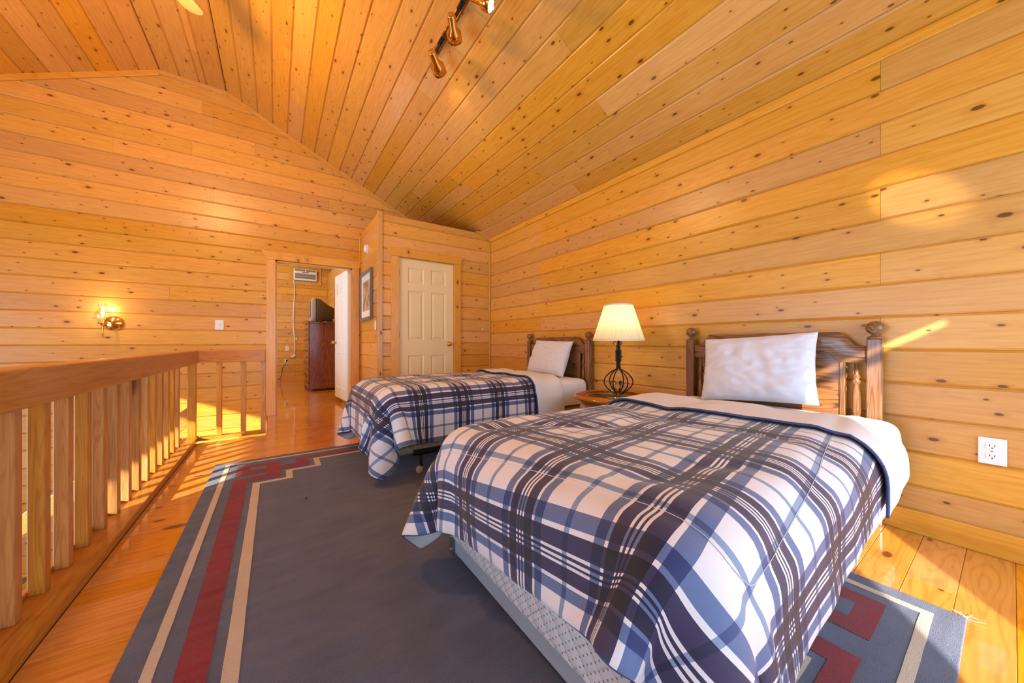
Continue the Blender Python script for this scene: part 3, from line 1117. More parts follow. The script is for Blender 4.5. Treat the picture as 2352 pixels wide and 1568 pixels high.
bed2 = empty('bed', (1.6, B2, 0), 'single bed near the outlet: oak headboard and grey panelled base', 'bed')
headboard(bed2, B2)
MB().box((.635, .42, .045), (.655, 1.385, .135), .002).build('foot_panel', M['greypanel'], bed2)
for y_ in (.46, 1.365):
    MB().box((.655, y_ - .01, .0135), (2.55, y_ + .01, .135), .002).build('side_panel', M['greypanel'], bed2)
br = MB().box((.625, 1.355, .03), (.634, 1.392, .134), .003).box((.625, 1.386, .03), (.68, 1.392, .134), .003)
br.build('corner_bracket', M['steel'], bed2)
for z_ in (.055, .11):
    MB().lathe([(.0, .006), (.004, .005), (.007, .0)], seg=10, M=Matrix.Translation(V((.625, 1.372, z_))) @ Matrix.Rotation(-math.pi / 2, 4, 'Y')).build('rivet', M['steel'], bed2, smooth=True)
MB().box((.592, .325, .1365), (2.53, 1.365, .365), .03, 3).build('box_spring', M['quilt'], smooth=True, label='white dotted quilted box spring on the grey panelled bed base', cat='box spring')
MB().box((.60, .322, .366), (2.545, 1.365, .542), .05, 4).build('mattress', M['quilt'], smooth=True, label='white dotted quilted mattress hidden under the comforter of the bed near the outlet', cat='mattress')


# cloth ---------------------------------------------------------------------
def drape(P, h, boxes, steps=230, iters=12, rad=.06, gap=.016, floor_z=.036, mu=.92, grav=.5, bend=.25):
    """position based cloth on a grid P (nu, nv, 3) with rest spacing h, over rounded boxes"""
    P = P.astype(float).copy()
    Pv = P.copy()
    dt = 1 / 60.

    def relax(a, b, L, k=1.0):
        d = b - a
        ln = np.linalg.norm(d, axis=-1, keepdims=True) + 1e-9
        c = d * (.5 * k * (1 - L / ln))
        a += c; b -= c

    for s in range(steps):
        vel = (P - Pv) * .97
        Pv = P.copy()
        P = P + vel
        P[..., 2] -= grav * dt * dt
        for it in range(iters):
            for o in (0, 1):
                n_ = (P.shape[0] - o) // 2 * 2
                A = P[o:o + n_:2]; B = P[o + 1:o + n_:2]; relax(A, B, h)
                n_ = (P.shape[1] - o) // 2 * 2
                A = P[:, o:o + n_:2]; B = P[:, o + 1:o + n_:2]; relax(A, B, h)
            dg = h * math.sqrt(2)
            for o in (0, 1):
                n_ = (P.shape[0] - o) // 2 * 2
                relax(P[o:o + n_:2, :-1], P[o + 1:o + n_:2, 1:], dg, .5)
                relax(P[o:o + n_:2, 1:], P[o + 1:o + n_:2, :-1], dg, .5)
            if it % 3 == 0:
                for o in range(4):
                    if o < 2:
                        idx = np.arange(o, P.shape[0] - 2, 4)
                        if len(idx):
                            a = P[idx]; b = P[idx + 2]; relax(a, b, 2 * h, bend); P[idx] = a; P[idx + 2] = b
                        idx = np.arange(o, P.shape[1] - 2, 4)
                        if len(idx):
                            a = P[:, idx]; b = P[:, idx + 2]; relax(a, b, 2 * h, bend); P[:, idx] = a; P[:, idx + 2] = b
        for (lo, hi) in boxes:
            lo = np.array(lo); hi = np.array(hi)
            c = (lo + hi) / 2; e = (hi - lo) / 2 - rad
            q = P - c
            aq = np.abs(q) - e
            mx = np.maximum(aq, 0)
            ln = np.linalg.norm(mx, axis=-1)
            inside = np.minimum(aq.max(-1), 0)
            sd = ln + inside - rad - gap
            hit = sd < 0
            if hit.any():
                nrm = np.zeros_like(P)
                out = ln > 1e-9
                nrm[out] = (np.sign(q) * mx)[out] / ln[out][:, None]
                ins = ~out
                if ins.any():
                    am = aq[ins].argmax(-1)
                    t = np.zeros((am.size, 3)); t[np.arange(am.size), am] = np.sign(q[ins][np.arange(am.size), am])
                    nrm[ins] = t
                P[hit] -= (nrm * sd[..., None])[hit]
                tv = P - Pv
                tn = (tv * nrm).sum(-1, keepdims=True) * nrm
                Pv[hit] += ((tv - tn) * mu)[hit]
        fl_ = P[..., 2] < floor_z
        P[fl_, 2] = floor_z
        Pv[fl_] = P[fl_] * .8 + Pv[fl_] * .2
    return P


def grid_normals(P):
    du_ = np.gradient(P, axis=0); dv_ = np.gradient(P, axis=1)
    nn = np.cross(du_, dv_)
    nn /= np.linalg.norm(nn, axis=-1, keepdims=True) + 1e-9
    return nn


def smooth_grid(P, n=1):
    for _ in range(n):
        Q = P.copy()
        Q[1:-1] = .5 * P[1:-1] + .25 * (P[:-2] + P[2:])
        P = Q.copy()
        Q[:, 1:-1] = .5 * P[:, 1:-1] + .25 * (P[:, :-2] + P[:, 2:])
        P = Q
    return P


def grid_obj(name, P, uv, mats, parent=None, thick=.015, slots=True, sub=1, **kw):
    nu, nv = P.shape[:2]
    verts = [tuple(p) for p in P.reshape(-1, 3)]
    faces = [(i * nv + j, (i + 1) * nv + j, (i + 1) * nv + j + 1, i * nv + j + 1) for i in range(nu - 1) for j in range(nv - 1)]
    o = mesh_obj(name, verts, faces, mats, parent, True, [tuple(q) for q in uv.reshape(-1, 2)], **kw)
    s = o.modifiers.new('thickness', 'SOLIDIFY')
    s.thickness = thick
    s.offset = 1.0
    if slots and len(mats) > 2:
        s.material_offset = 1
        s.material_offset_rim = 2
    if sub:
        b = o.modifiers.new('smooth', 'SUBSURF'); b.levels = sub; b.render_levels = sub
    return o


def seam_puff(P, u, v, umin, umax, vmin, vmax, inset, amp, seed):
    """quilting: puff between the stitch line that runs round the edge and meandering seams"""
    nn = grid_normals(P)
    out = P.copy()
    for i in range(P.shape[0]):
        for j in range(P.shape[1]):
            a, b = u[i, j], v[i, j]
            d = min(a - umin, b - vmin, vmax - b) - inset
            s1 = min(1, abs(d) / .042)
            h = s1 * (2 - s1)
            m = noise.noise(V((a * 2.1 + seed, b * 2.1, .3)))
            s2 = min(1, abs(m) / .12)
            if d > .05: h *= .45 + .55 * s2
            w_ = noise.noise(V((a * 5 + seed, b * 5, 1.7))) * .008 + noise.noise(V((a * 13, b * 13 + seed, 4.7))) * .003
            out[i, j] += nn[i, j] * (amp * h + w_ + .006)
    return out


def comforter(box, foot_over, side_lo, side_hi, xfold, xback, rot, piv, phase, label, group, seed, steps=230):
    (lo, hi) = box
    h = .026
    u0, u1 = lo[0] - foot_over, xfold
    v0, v1 = lo[1] - side_lo, hi[1] + side_hi
    nu, nv = int((u1 - u0) / h) + 1, int((v1 - v0) / h) + 1
    u = np.linspace(u0, u0 + h * (nu - 1), nu)[:, None] * np.ones((1, nv))
    v = np.ones((nu, 1)) * np.linspace(v0, v0 + h * (nv - 1), nv)[None]
    c, s = math.cos(rot), math.sin(rot)
    P = np.zeros((nu, nv, 3))
    P[..., 0] = piv[0] + (u - piv[0]) * c - (v - piv[1]) * s
    P[..., 1] = piv[1] + (u - piv[0]) * s + (v - piv[1]) * c
    rs = np.random.RandomState(seed)
    P[..., 2] = hi[2] + .025 + rs.rand(nu, nv) * .004
    D = drape(P, h, [box], steps=steps, rad=.085)
    D = smooth_grid(D, 1)
    F = seam_puff(D, u, v, u0, u.max(), v0, v.max(), .27, .022, seed * 3.1)
    uv = np.stack([u - phase[0], v - phase[1]], -1)
    root = grid_obj('comforter', F, uv, [M['plaid'], M['lining'], M['binding']], thick=.014, label=label, cat='comforter', group=group)
    # stitch line round the edge
    ins = .27
    def at_(a, b):
        x = min(max((a - u0) / h, 0), nu - 1.001); y_ = min(max((b - v0) / h, 0), nv - 1.001)
        i0, j0 = int(x), int(y_); tx, ty = x - i0, y_ - j0
        q = (F[i0, j0] * (1 - tx) + F[i0 + 1, j0] * tx) * (1 - ty) + (F[i0, j0 + 1] * (1 - tx) + F[i0 + 1, j0 + 1] * tx) * ty
        n3 = NN[i0, j0]
        return V(tuple(q + n3 * .0150))
    NN = grid_normals(F)
    path = [(uq, v0 + ins) for uq in np.arange(xback[0], u0 + ins + .06, -.012)]
    for k_ in range(7):
        an = math.pi * .5 * k_ / 6
        path.append((u0 + ins + .06 - .06 * math.sin(an), v0 + ins + .06 - .06 * math.cos(an)))
    path += [(u0 + ins, vq) for vq in np.arange(v0 + ins + .07, v.max() - ins - .06, .012)]
    for k_ in range(7):
        an = math.pi * .5 * k_ / 6
        path.append((u0 + ins + .06 - .06 * math.cos(an), v.max() - ins - .06 + .06 * math.sin(an)))
    path += [(uq, v.max() - ins) for uq in np.arange(u0 + ins + .07, xback[1], .012)]
    MB().tube([at_(*q) for q in path], .0009, 5).build('stitching', M['lining'], root, smooth=True)
    # the part folded back over the top, lining side up
    NN = grid_normals(F)
    m_ = 14
    G = np.zeros((m_, nv, 3)); nn = np.zeros((m_, nv, 3))
    ug = np.zeros((m_, nv)); vg = np.ones((m_, 1)) * v[0][None]
    for j in range(nv):
        f_ = (v[0, j] - v0) / (v.max() - v0)
        ua = xback[0] + (xback[1] - xback[0]) * f_ + .012 * math.sin(v[0, j] * 7)
        for i in range(m_):
            uu = ua + (u.max() - ua) * i / (m_ - 1)
            ug[i, j] = uu
            x = min((uu - u0) / h, nu - 1.001); i0 = int(x); t = x - i0
            G[i, j] = F[i0, j] * (1 - t) + F[i0 + 1, j] * t
            nn[i, j] = NN[i0, j] * (1 - t) + NN[i0 + 1, j] * t
    lift = np.full((m_, 1, 1), .024)
    lift[-1] = .012
    tail = G[-1:] + nn[-1:] * .003
    tail[..., 0] += .006
    G = G + nn * lift
    G[-1, :, 0] += .012
    Gf = np.concatenate([G, tail], 0)
    ug = np.concatenate([ug, ug[-1:] + .01], 0); vg = np.concatenate([vg, vg[-1:]], 0)
    grid_obj('folded_top', Gf, np.stack([ug, vg], -1), [M['lining'], M['plaid'], M['binding']], parent=root, thick=.013, label='plain white lining side folded back')
    # binding along the folded edge
    e = [V(tuple(p)) for p in (G[0] + nn[0] * .006)]
    MB().tube(e, .0048, 8).build('binding', M['binding'], root, smooth=True, label='blue edge binding')
    return root, F


BOX1 = ((.60, B1 - .50, .16), (2.55, B1 + .50, .575))
BOX2 = ((.590, .318, .13), (2.55, 1.368, .545))
comforter(BOX1, .37, .32, .32, 2.20, (1.86, 1.86), 0.0, (.6, B1), (.6 - .16, 2.42 - .16), 'blue and white plaid comforter spread on the bed by the closet', None, 1)
comforter(BOX2, .235, .335, .34, 2.10, (1.66, 1.74), .125, (.6, .84), (.56 - .16, .50 - .16), 'blue and white plaid comforter spread on the bed near the outlet', None, 2)


def sheet(box, u0, u1, side_lo, side_hi, label, seed):
    (lo, hi) = box
    h = .026
    v0, v1 = lo[1] - side_lo, hi[1] + side_hi
    nu, nv = int((u1 - u0) / h) + 1, int((v1 - v0) / h) + 1
    u = np.linspace(u0, u0 + h * (nu - 1), nu)[:, None] * np.ones((1, nv))
    v = np.ones((nu, 1)) * np.linspace(v0, v0 + h * (nv - 1), nv)[None]
    rs = np.random.RandomState(seed)
    P = np.stack([u, v, np.full_like(u, hi[2] + .02) + rs.rand(nu, nv) * .004], -1)
    # a skew, so that the hanging side is fuller towards the head
    D = drape(P, h, [box], steps=160, gap=.010)
    D = smooth_grid(D, 1)
    nn = grid_normals(D)
    for i in range(nu):
        for j in range(nv):
            D[i, j] += nn[i, j] * (noise.noise(V((u[i, j] * 9 + seed, v[i, j] * 9, .5))) * .004 + .003)
    return grid_obj('bed_sheet', D, np.stack([u, v], -1), [M['linen']], thick=.004, slots=False, label=label, cat='sheet')


sheet(BOX1, 1.85, 2.54, .21, .22, 'white sheet on the bed by the closet, under its pillow', 4)
sheet(BOX2, 1.78, 2.545, .31, .22, 'white sheet on the bed near the outlet, hanging down beside the post', 5)


def pillow(name, c, w, hgt, t, lean, yaw, roll, label, seed):
    """w across, hgt up, t thick; leaning back against the headboard"""
    n_, m_ = 44, 34
    verts, faces, uvs = [], [], []
    def shape(a, b):
        e = max(0, 1 - abs(a) ** 3.2) ** .55 * max(0, 1 - abs(b) ** 3.0) ** .55
        wob = noise.noise(V((a * 2.2 + seed, b * 2.2, .7))) * .10 + noise.noise(V((a * 6 + seed, b * 3.4, 2.7))) * .06
        return e * (1 + wob)
    idx = {}
    for side in (1, -1):
        for i in range(n_ + 1):
            for j in range(m_ + 1):
                a, b = -1 + 2 * i / n_, -1 + 2 * j / m_
                edge = i in (0, n_) or j in (0, m_)
                if side == -1 and edge:
                    idx[(side, i, j)] = idx[(1, i, j)]; continue
                pin = 1 - .05 * (1 - abs(a) ** 2) * abs(b) ** 6 - .0
                pin2 = 1 - .06 * (1 - abs(b) ** 2) * abs(a) ** 6
                x = a * w / 2 * pin2
                z = b * hgt / 2 * pin
                sag = -.02 * (1 - b) * .5
                y_ = side * shape(a, b) * t / 2 * (1.15 - .18 * b)
                wr = noise.noise(V((a * 4 + seed, b * 9 + a * 3, 5.1))) * .010 + noise.noise(V((a * 8, b * 22 + seed + 5 * a, 9.1))) * .0055
                y_ += side * wr * (0 if edge else 1)
                idx[(side, i, j)] = len(verts)
                verts.append(V((x, y_, z)))
    for side in (1, -1):
        for i in range(n_):
            for j in range(m_):
                f = [idx[(side, i, j)], idx[(side, i + 1, j)], idx[(side, i + 1, j + 1)], idx[(side, i, j + 1)]]
                faces.append(f if side == -1 else f[::-1])
    # local: x across, y thick (front = -y), z up  ->  world: across along -Y, front towards -X
    R = Matrix.Translation(V(c)) @ Matrix.Rotation(yaw, 4, 'Z') @ Matrix(((0, 1, 0, 0), (-1, 0, 0, 0), (0, 0, 1, 0), (0, 0, 0, 1))) @ Matrix.Rotation(-lean, 4, 'X') @ Matrix.Rotation(roll, 4, 'Y')
    o = mesh_obj(name, [R @ v for v in verts], faces, M['pillow'], None, True, label=label, cat='pillow')
    b = o.modifiers.new('smooth', 'SUBSURF'); b.levels = 1; b.render_levels = 1
    return o


pillow('pillow', (2.435, .90, .788), .61, .43, .16, .32, .06, -.07, 'plump white pillow leaning on the headboard near the outlet', 3)
pillow('pillow', (2.46, 2.87, .785), .62, .40, .13, .36, 0, .03, 'white pillow leaning on the headboard of the bed by the closet', 8)

# ------------------------------------------------------------------ side table and lamp
TX, TY, TZ = 2.275, 1.845, .525
tb = empty('side_table', (TX, TY, 0), 'round wooden side table with inset glass top between the beds', 'table')
MB().lathe([(.235, -.012), (.235, .0), (.245, .001), (.30, .001), (.318, -.006), (.325, -.018), (.318, -.030), (.30, -.036), (.29, -.045), (.235, -.045), (.235, -.012)], (TX, TY, TZ), 56).build('table_rim', M['table'], tb, smooth=True, angle=50)
MB().lathe([(.0, -.008), (.2345, -.008), (.2345, -.003), (.0, -.003)], (TX, TY, TZ), 56).build('glass_top', M['tableglass'], tb, smooth=True, angle=40)
MB().lathe([(.262, -.125), (.275, -.12), (.275, -.112), (.268, -.108), (.268, -.045), (.25, -.045), (.25, -.125), (.262, -.125)], (TX, TY, TZ), 48).build('apron', M['table'], tb, smooth=True, angle=40)
for k in range(4):
    a = math.pi / 4 + k * math.pi / 2
    MB().lathe([(.0, .0), (.016, .0), (.02, .03), (.014, .05), (.024, .12), (.026, .2), (.016, .28), (.024, .30), (.024, .41), (.0, .41)], (TX + .22 * math.cos(a), TY + .22 * math.sin(a), .001), 14).build('leg', M['table'], tb, smooth=True, angle=60)
MB().lathe([(.0, .14), (.21, .14), (.215, .15), (.21, .16), (.0, .16)], (TX, TY, 0), 40).build('lower_shelf', M['table'], tb, smooth=True)

LX, LY = 2.31, 1.825
LZ = TZ - .003
lamp = empty('table_lamp', (LX, LY, LZ), 'wrought iron table lamp with pleated cream shade', 'lamp')
for k in range(6):
    a = k * math.pi / 3 + .3
    ca, sa = math.cos(a), math.sin(a)
    pts = []
    for i in range(15):
        t = i / 14
        r = .016 + .098 * math.sin(math.pi * t) ** .8 if t < .999 else .016
        if t < .25: r = max(r, .03 + .04 * t * 4)
        pts.append((LX + r * ca, LY + r * sa, LZ + .004 + .205 * t + (.0)))
    pts += [(LX + .012 * ca, LY + .012 * sa, LZ + z) for z in (.24, .30, .41)]
    MB().tube(pts, .0048, 7).build('rod', M['iron'], lamp, smooth=True)
    # inner scroll
    if k % 2 == 0:
        sp_ = []
        for i in range(18):
            t = i / 17
            an = -1.4 + 5.2 * t
            rr = .032 * (1 - .6 * t)
            sp_.append((.034 + rr * math.cos(an), .088 + rr * math.sin(an)))
        sp_ = [(.008, .02), (.02, .045)] + sp_
        MB().tube([(LX + r * ca, LY + r * sa, LZ + z) for r, z in sp_], .0035, 6).build('scroll', M['iron'], lamp, smooth=True)
        tp = []
        for i in range(14):
            t = i / 13
            an = math.pi - 4.6 * t
            rr = .017 * (1 - .5 * t)
            tp.append((.03 + rr * math.cos(an), .418 + rr * math.sin(an)))
        MB().tube([(LX + r * ca, LY + r * sa, LZ + z) for r, z in tp], .0032, 6).build('scroll', M['iron'], lamp, smooth=True)
col_ = MB()
for i in range(9):
    z = .273 + i * .0105
    col_.lathe([(.016, 0), (.025, .002), (.025, .008), (.016, .010)], (LX, LY, LZ + z), 18)
col_.build('wrapped_collar', M['iron'], lamp, smooth=True)
MB().tube([(LX, LY, LZ + .40), (LX, LY, LZ + .50)], .009, 10).build('stem', M['iron'], lamp, smooth=True)
sh = MB()
NP = 96
zb, zt, rb_, rt_ = .445, .728, .203, .112
bm_ = bmesh.new()
rings = []
for i in range(9):
    t = i / 8
    rg = []
    for j in range(NP * 2):
        a = 2 * math.pi * j / (NP * 2)
        r = rb_ + (rt_ - rb_) * t + (.0012 if j % 2 else -.0012)
        rg.append(bm_.verts.new((LX + r * math.cos(a), LY + r * math.sin(a), LZ + zb + (zt - zb) * t)))
    rings.append(rg)
for A, B in zip(rings, rings[1:]):
    for j in range(NP * 2):
        bm_.faces.new([A[j], A[(j + 1) % (NP * 2)], B[(j + 1) % (NP * 2)], B[j]])
sh._merge(bm_)
shade = sh.build('lamp_shade', M['shade'], lamp, smooth=True, angle=80)
for (r, z) in ((rb_, zb), (rt_, zt)):
    MB().lathe([(r - .002, -.006), (r + .003, -.006), (r + .002, .006), (r - .003, .006), (r - .002, -.006)], (LX, LY, LZ + z), 64).build('shade_trim', M['ivory'], shade, smooth=True)
MB().sphere((LX, LY, LZ + .56), .028).build('bulb', M['bulb'], lamp, smooth=True)


def point(name, loc, power, color, r=.03):
    d = bpy.data.lights.new(name, 'POINT')
    d.energy = power; d.color = color; d.shadow_soft_size = r
    o = bpy.data.objects.new(name, d); COL.objects.link(o); o.location = loc
    return o


point('table_lamp_light', (LX, LY, LZ + .61), 2.6, (1, .74, .42), .03)
MB().tube([(2.585, 1.72, .30), (2.5, 1.62, .36), (2.45, 1.60, .30), (2.55, 1.55, .12), (2.60, 1.5, .01)], .0025, 6).build('lamp_cord', M['dark'], lamp, smooth=True)

# ------------------------------------------------------------------ wall things
def plate(name, O, ex, ez, w, h, label, kind='switch', mat=None, group=None):
    """cover plate on a wall; O = centre on the wall plane, ex across, ez outward"""
    mat = mat or M['white']
    ex, ez = V(ex), V(ez)
    ey = V((0, 0, 1))
    Tm = Matrix(((ex[0], ey[0], ez[0], O[0]), (ex[1], ey[1], ez[1], O[1]), (ex[2], ey[2], ez[2], O[2]), (0, 0, 0, 1)))
    root = empty(name, O, label, 'outlet' if kind == 'outlet' else 'switch', group)
    MB().box((-w / 2, -h / 2, 0), (w / 2, h / 2, .006), .003, M=Tm).build('cover_plate', mat, root)
    if kind == 'outlet':
        for s in (-1, 1):
            rp_ = MB()
            prof = []
            for i in range(24):
                a = 2 * math.pi * i / 24
                prof.append((max(-.0165, min(.0165, .0195 * math.cos(a))), s * h * .19 + .0145 * math.sin(a)))
            rp_.prism(prof, lambda u, v, d: tuple(Tm @ V((u, v, d))), .005, .0085)
            r_ = rp_.build('receptacle', mat, root)
            for u_ in (-.0065, .0065):
                MB().box((u_ - .0012, s * h * .19 - .001, .0082), (u_ + .0012, s * h * .19 + .0075, .0089), M=Tm).build('slot', M['dark'], r_)
            MB().box((-.0025, s * h * .19 - .0095, .0082), (.0025, s * h * .19 - .005, .0089), M=Tm).build('slot', M['dark'], r_)
        MB().lathe([(.0, .009), (.003, .0085), (.0035, .006)], seg=10, M=Tm).build('screw', M['steel'], root, smooth=True)
    else:
        MB().box((-.005, -.012, .006), (.005, .012, .008), M=Tm).box((-.0035, -.002, .006), (.0035, .008, .017), .001, 1, M=Tm).build('toggle', mat, root)
        for s in (-1, 1):
            MB().lathe([(.0, .0075), (.002, .007), (.0025, .006)], seg=8, M=Tm @ Matrix.Translation(V((0, s * h * .26, 0)))).build('screw', mat, root, smooth=True)
    return root


plate('wall_outlet', (WR, .051, .462), (0, -1, 0), (-1, 0, 0), .076, .118, 'white duplex outlet on the wall beside the nearer headboard post', 'outlet')
plate('light_switch', (-.562, WB, 1.162), (1, 0, 0), (0, -1, 0), .082, .118, 'white light switch on the back wall between the sconce and the doorway')
plate('light_switch', (CX0, 4.52, 1.165), (0, -1, 0), (-1, 0, 0), .075, .118, 'white light switch below the framed picture on the closet side')
plate('light_switch', (.228, RB, .812), (1, 0, 0), (0, -1, 0), .08, .125, 'ivory blank wall plate in the next room, above the plugged outlet', mat=M['ivory'])
plate('wall_outlet', (.218, RB, .498), (1, 0, 0), (0, -1, 0), .08, .12, 'ivory outlet with a black plug low on the wall of the next room', 'outlet', mat=M['ivory'])
cd = MB().tube([(.222, RB - .03, .52), (.20, RB - .04, .45), (.14, RB - .05, .36), (.13, RB - .05, .25), (.10, RB - .05, .12), (.0, RB - .06, .02), (-.1, RB - .06, .012)], .006, 6).box((.205, RB - .04, .505), (.24, RB - .010, .54), .004)
cd.build('power_cord', M['dark'], label='thin dark cord plugged into the outlet of the next room', cat='cord')

# picture on the closet side
pic = empty('picture', (CX0 - .02, 4.99, 1.25), 'framed faded print with wide mat on the closet side wall', 'picture')
py0, py1, pz0, pz1 = 4.655, 5.325, 1.25, 1.915
f = MB()
slab_cells(f, (py0, py1), (pz0, pz1), [(py0 + .04, py1 - .04, pz0 + .04, pz1 - .04)], lambda u, v, d: (d, u, v), CX0 - .034, CX0 - .002)
f.build('frame', M['greyframe'], pic)
f = MB()
slab_cells(f, (py0 + .04, py1 - .04), (pz0 + .04, pz1 - .04), [(py0 + .11, py1 - .11, pz0 + .13, pz1 - .13)], lambda u, v, d: (d, u, v), CX0 - .018, CX0 - .014)
f.build('mat', M['mat'], pic)
MB().box((CX0 - .014, py0 + .11, pz0 + .13), (CX0 - .012, py1 - .11, pz1 - .13)).build('print', M['print'], pic)

sd = empty('smoke_detector', (CX0, 4.96, 2.22), 'round white smoke detector high on the closet side wall', 'detector')
Q = Matrix.Translation(V((CX0 - .001, 4.96, 2.22))) @ Matrix.Rotation(-math.pi / 2, 4, 'Y')
MB().lathe([(.0, 0), (.062, 0), (.062, .008), (.058, .012), (.0, .012)], seg=28, M=Q).build('base', M['white'], sd, smooth=True)
MB().lathe([(.0, .048), (.03, .047), (.045, .04), (.05, .03), (.05, .012), (.0, .012)], seg=28, M=Q).build('cap', M['white'], sd, smooth=True)

hk = empty('coat_hook', (2.50, CY0, 1.14), 'tiny white hook on the closet wall between its door and the corner', 'hook')
MB().box((2.492, CY0 - .006, 1.125), (2.508, CY0 - .0, 1.16), .002).build('back_plate', M['ivory'], hk)
MB().tube([(2.5, CY0 - .004, 1.145), (2.5, CY0 - .018, 1.135), (2.5, CY0 - .024, 1.128), (2.5, CY0 - .028, 1.14)], .004, 6).build('prong', M['ivory'], hk, smooth=True)
nh = MB().tube([(WR - .001, 2.05, 1.815), (WR - .012, 2.05, 1.81), (WR - .016, 2.05, 1.795), (WR - .011, 2.05, 1.785), (WR - .006, 2.05, 1.79)], .002, 6)
nh.build('wall_hook', M['brass'], smooth=True, label='tiny brass picture hook on the headboard wall above the lamp', cat='hook')

# sconce ----------------------------------------------------------------------
SX, SZ = -1.425, 1.155
sc_ = empty('wall_sconce', (SX, WB, SZ), 'brass wall sconce with clear glass chimney, lit', 'sconce')
Q = Matrix.Translation(V((SX, WB, SZ))) @ Matrix.Rotation(math.pi / 2, 4, 'X')
MB().lathe([(.0, .0), (.074, .0), (.076, .006), (.068, .014), (.05, .018), (.03, .03), (.0, .032)], seg=36, M=Q).build('back_plate', M['brass'], sc_, smooth=True)
CHX, CHY = -1.475, WB - .12
MB().tube([(SX, WB - .02, SZ - .03), (SX - .01, WB - .06, SZ - .045), (CHX, CHY + .03, SZ - .035), (CHX, CHY, SZ - .02)], .008, 10).build('arm', M['brass'], sc_, smooth=True)
MB().lathe([(.0, -.155), (.006, -.15), (.008, -.14), (.0045, -.13), (.007, -.06), (.009, -.045), (.006, -.035), (.016, -.022), (.034, -.012), (.038, -.004), (.034, .0), (.014, .002), (.014, .03), (.0, .03)], (CHX, CHY, SZ), 24).build('candle_cup', M['brass'], sc_, smooth=True)
MB().lathe([(.0, .03), (.012, .03), (.012, .075), (.0, .075)], (CHX, CHY, SZ), 14).build('candle_sleeve', M['ivory'], sc_, smooth=True)
MB().lathe([(.0, .075), (.008, .078), (.014, .092), (.012, .108), (.005, .125), (.0, .13)], (CHX, CHY, SZ), 14).build('bulb', M['bulb'], sc_, smooth=True)
MB().lathe([(.030, .0), (.034, .012), (.05, .035), (.060, .062), (.056, .09), (.042, .118), (.032, .14), (.030, .165), (.033, .195)], (CHX, CHY, SZ), 28).build('glass_chimney', M['chimney'], sc_, smooth=True)
point('sconce_light', (CHX, CHY, SZ + .150), 4, (1, .72, .38), .012)

# track light -------------------------------------------------------------------
TRX = 1.05
def trk_z(x, off): return roof_z(x) - off
tr = empty('track_light', (TRX, 2.1, trk_z(TRX, .0)), 'brass and black track light with adjustable brass spot heads on the sloped ceiling', 'ceiling light')
Qs = Matrix(((cth, 0, -sth, TRX), (0, 1, 0, 0), (-sth, 0, -cth, trk_z(TRX, 0)), (0, 0, 0, 1)))
MB().box((-.02, 1.35, .0), (.02, 2.62, .022), .002, M=Qs).build('track_bar', M['brass'], tr)
MB().box((-.009, 1.36, .022), (.009, 2.61, .0235), M=Qs).build('track_slot', M['dark'], tr)


def head(y_, base, tip, lit=None, power=0):
    base, tip = V(base), V(tip)
    ax = (tip - base).normalized()
    L_ = (tip - base).length
    Qh = ax.to_track_quat('Z', 'X').to_matrix().to_4x4(); Qh.translation = base
    k = L_ / .15
    w3 = k * (1.3 if power < 50 else 1.1)
    h_ = MB().lathe([(.0, 0), (.019 * w3, .0), (.021 * w3, .004), (.021 * w3, .072 * k), (.038 * w3, .098 * k), (.038 * w3, .15 * k), (.034 * w3, .15 * k), (.03 * w3, .105 * k), (.0, .10 * k)], seg=28, M=Qh).build('spot_head', M['brass'], tr, smooth=True, angle=50)
    MB().lathe([(.0, .128 * k), (.018 * w3, .13 * k), (.033 * w3, .138 * k), (.033 * w3, .142 * k)], seg=24, M=Qh).build('lens', M['spotlens'], h_, smooth=True)
    an = Qs @ V((0, y_, .02))
    mid = base + ax * .05 * k
    MB().tube([an, an + V((-.005, 0, -.03)), mid], .006, 8).box((-.016, y_ - .03, .018), (.016, y_ + .03, .036), .003, M=Qs).build('mount', M['blackmetal'], tr, smooth=True, angle=40)
    d = bpy.data.lights.new('spot_light', 'SPOT')
    d.energy = power; d.color = (1, .8, .55); d.spot_size = math.radians(6.5 if power > 50 else 60); d.spot_blend = .7; d.shadow_soft_size = .02
    o = bpy.data.objects.new('spot_light', d); COL.objects.link(o)
    o.location = tip + ax * .004
    o.rotation_euler = ax.to_track_quat('-Z', 'Y').to_euler()


head(2.47, (.968, 2.48, 3.14), (1.084, 2.592, 3.10), power=6)
head(2.13, (.967, 2.126, 3.14), (1.052, 2.248, 3.09), power=6)
h3b = V((1.0, 1.90, 3.09))
head(1.90, h3b, h3b + (V((WR, .28, 1.67)) - h3b).normalized() * .15, power=420)

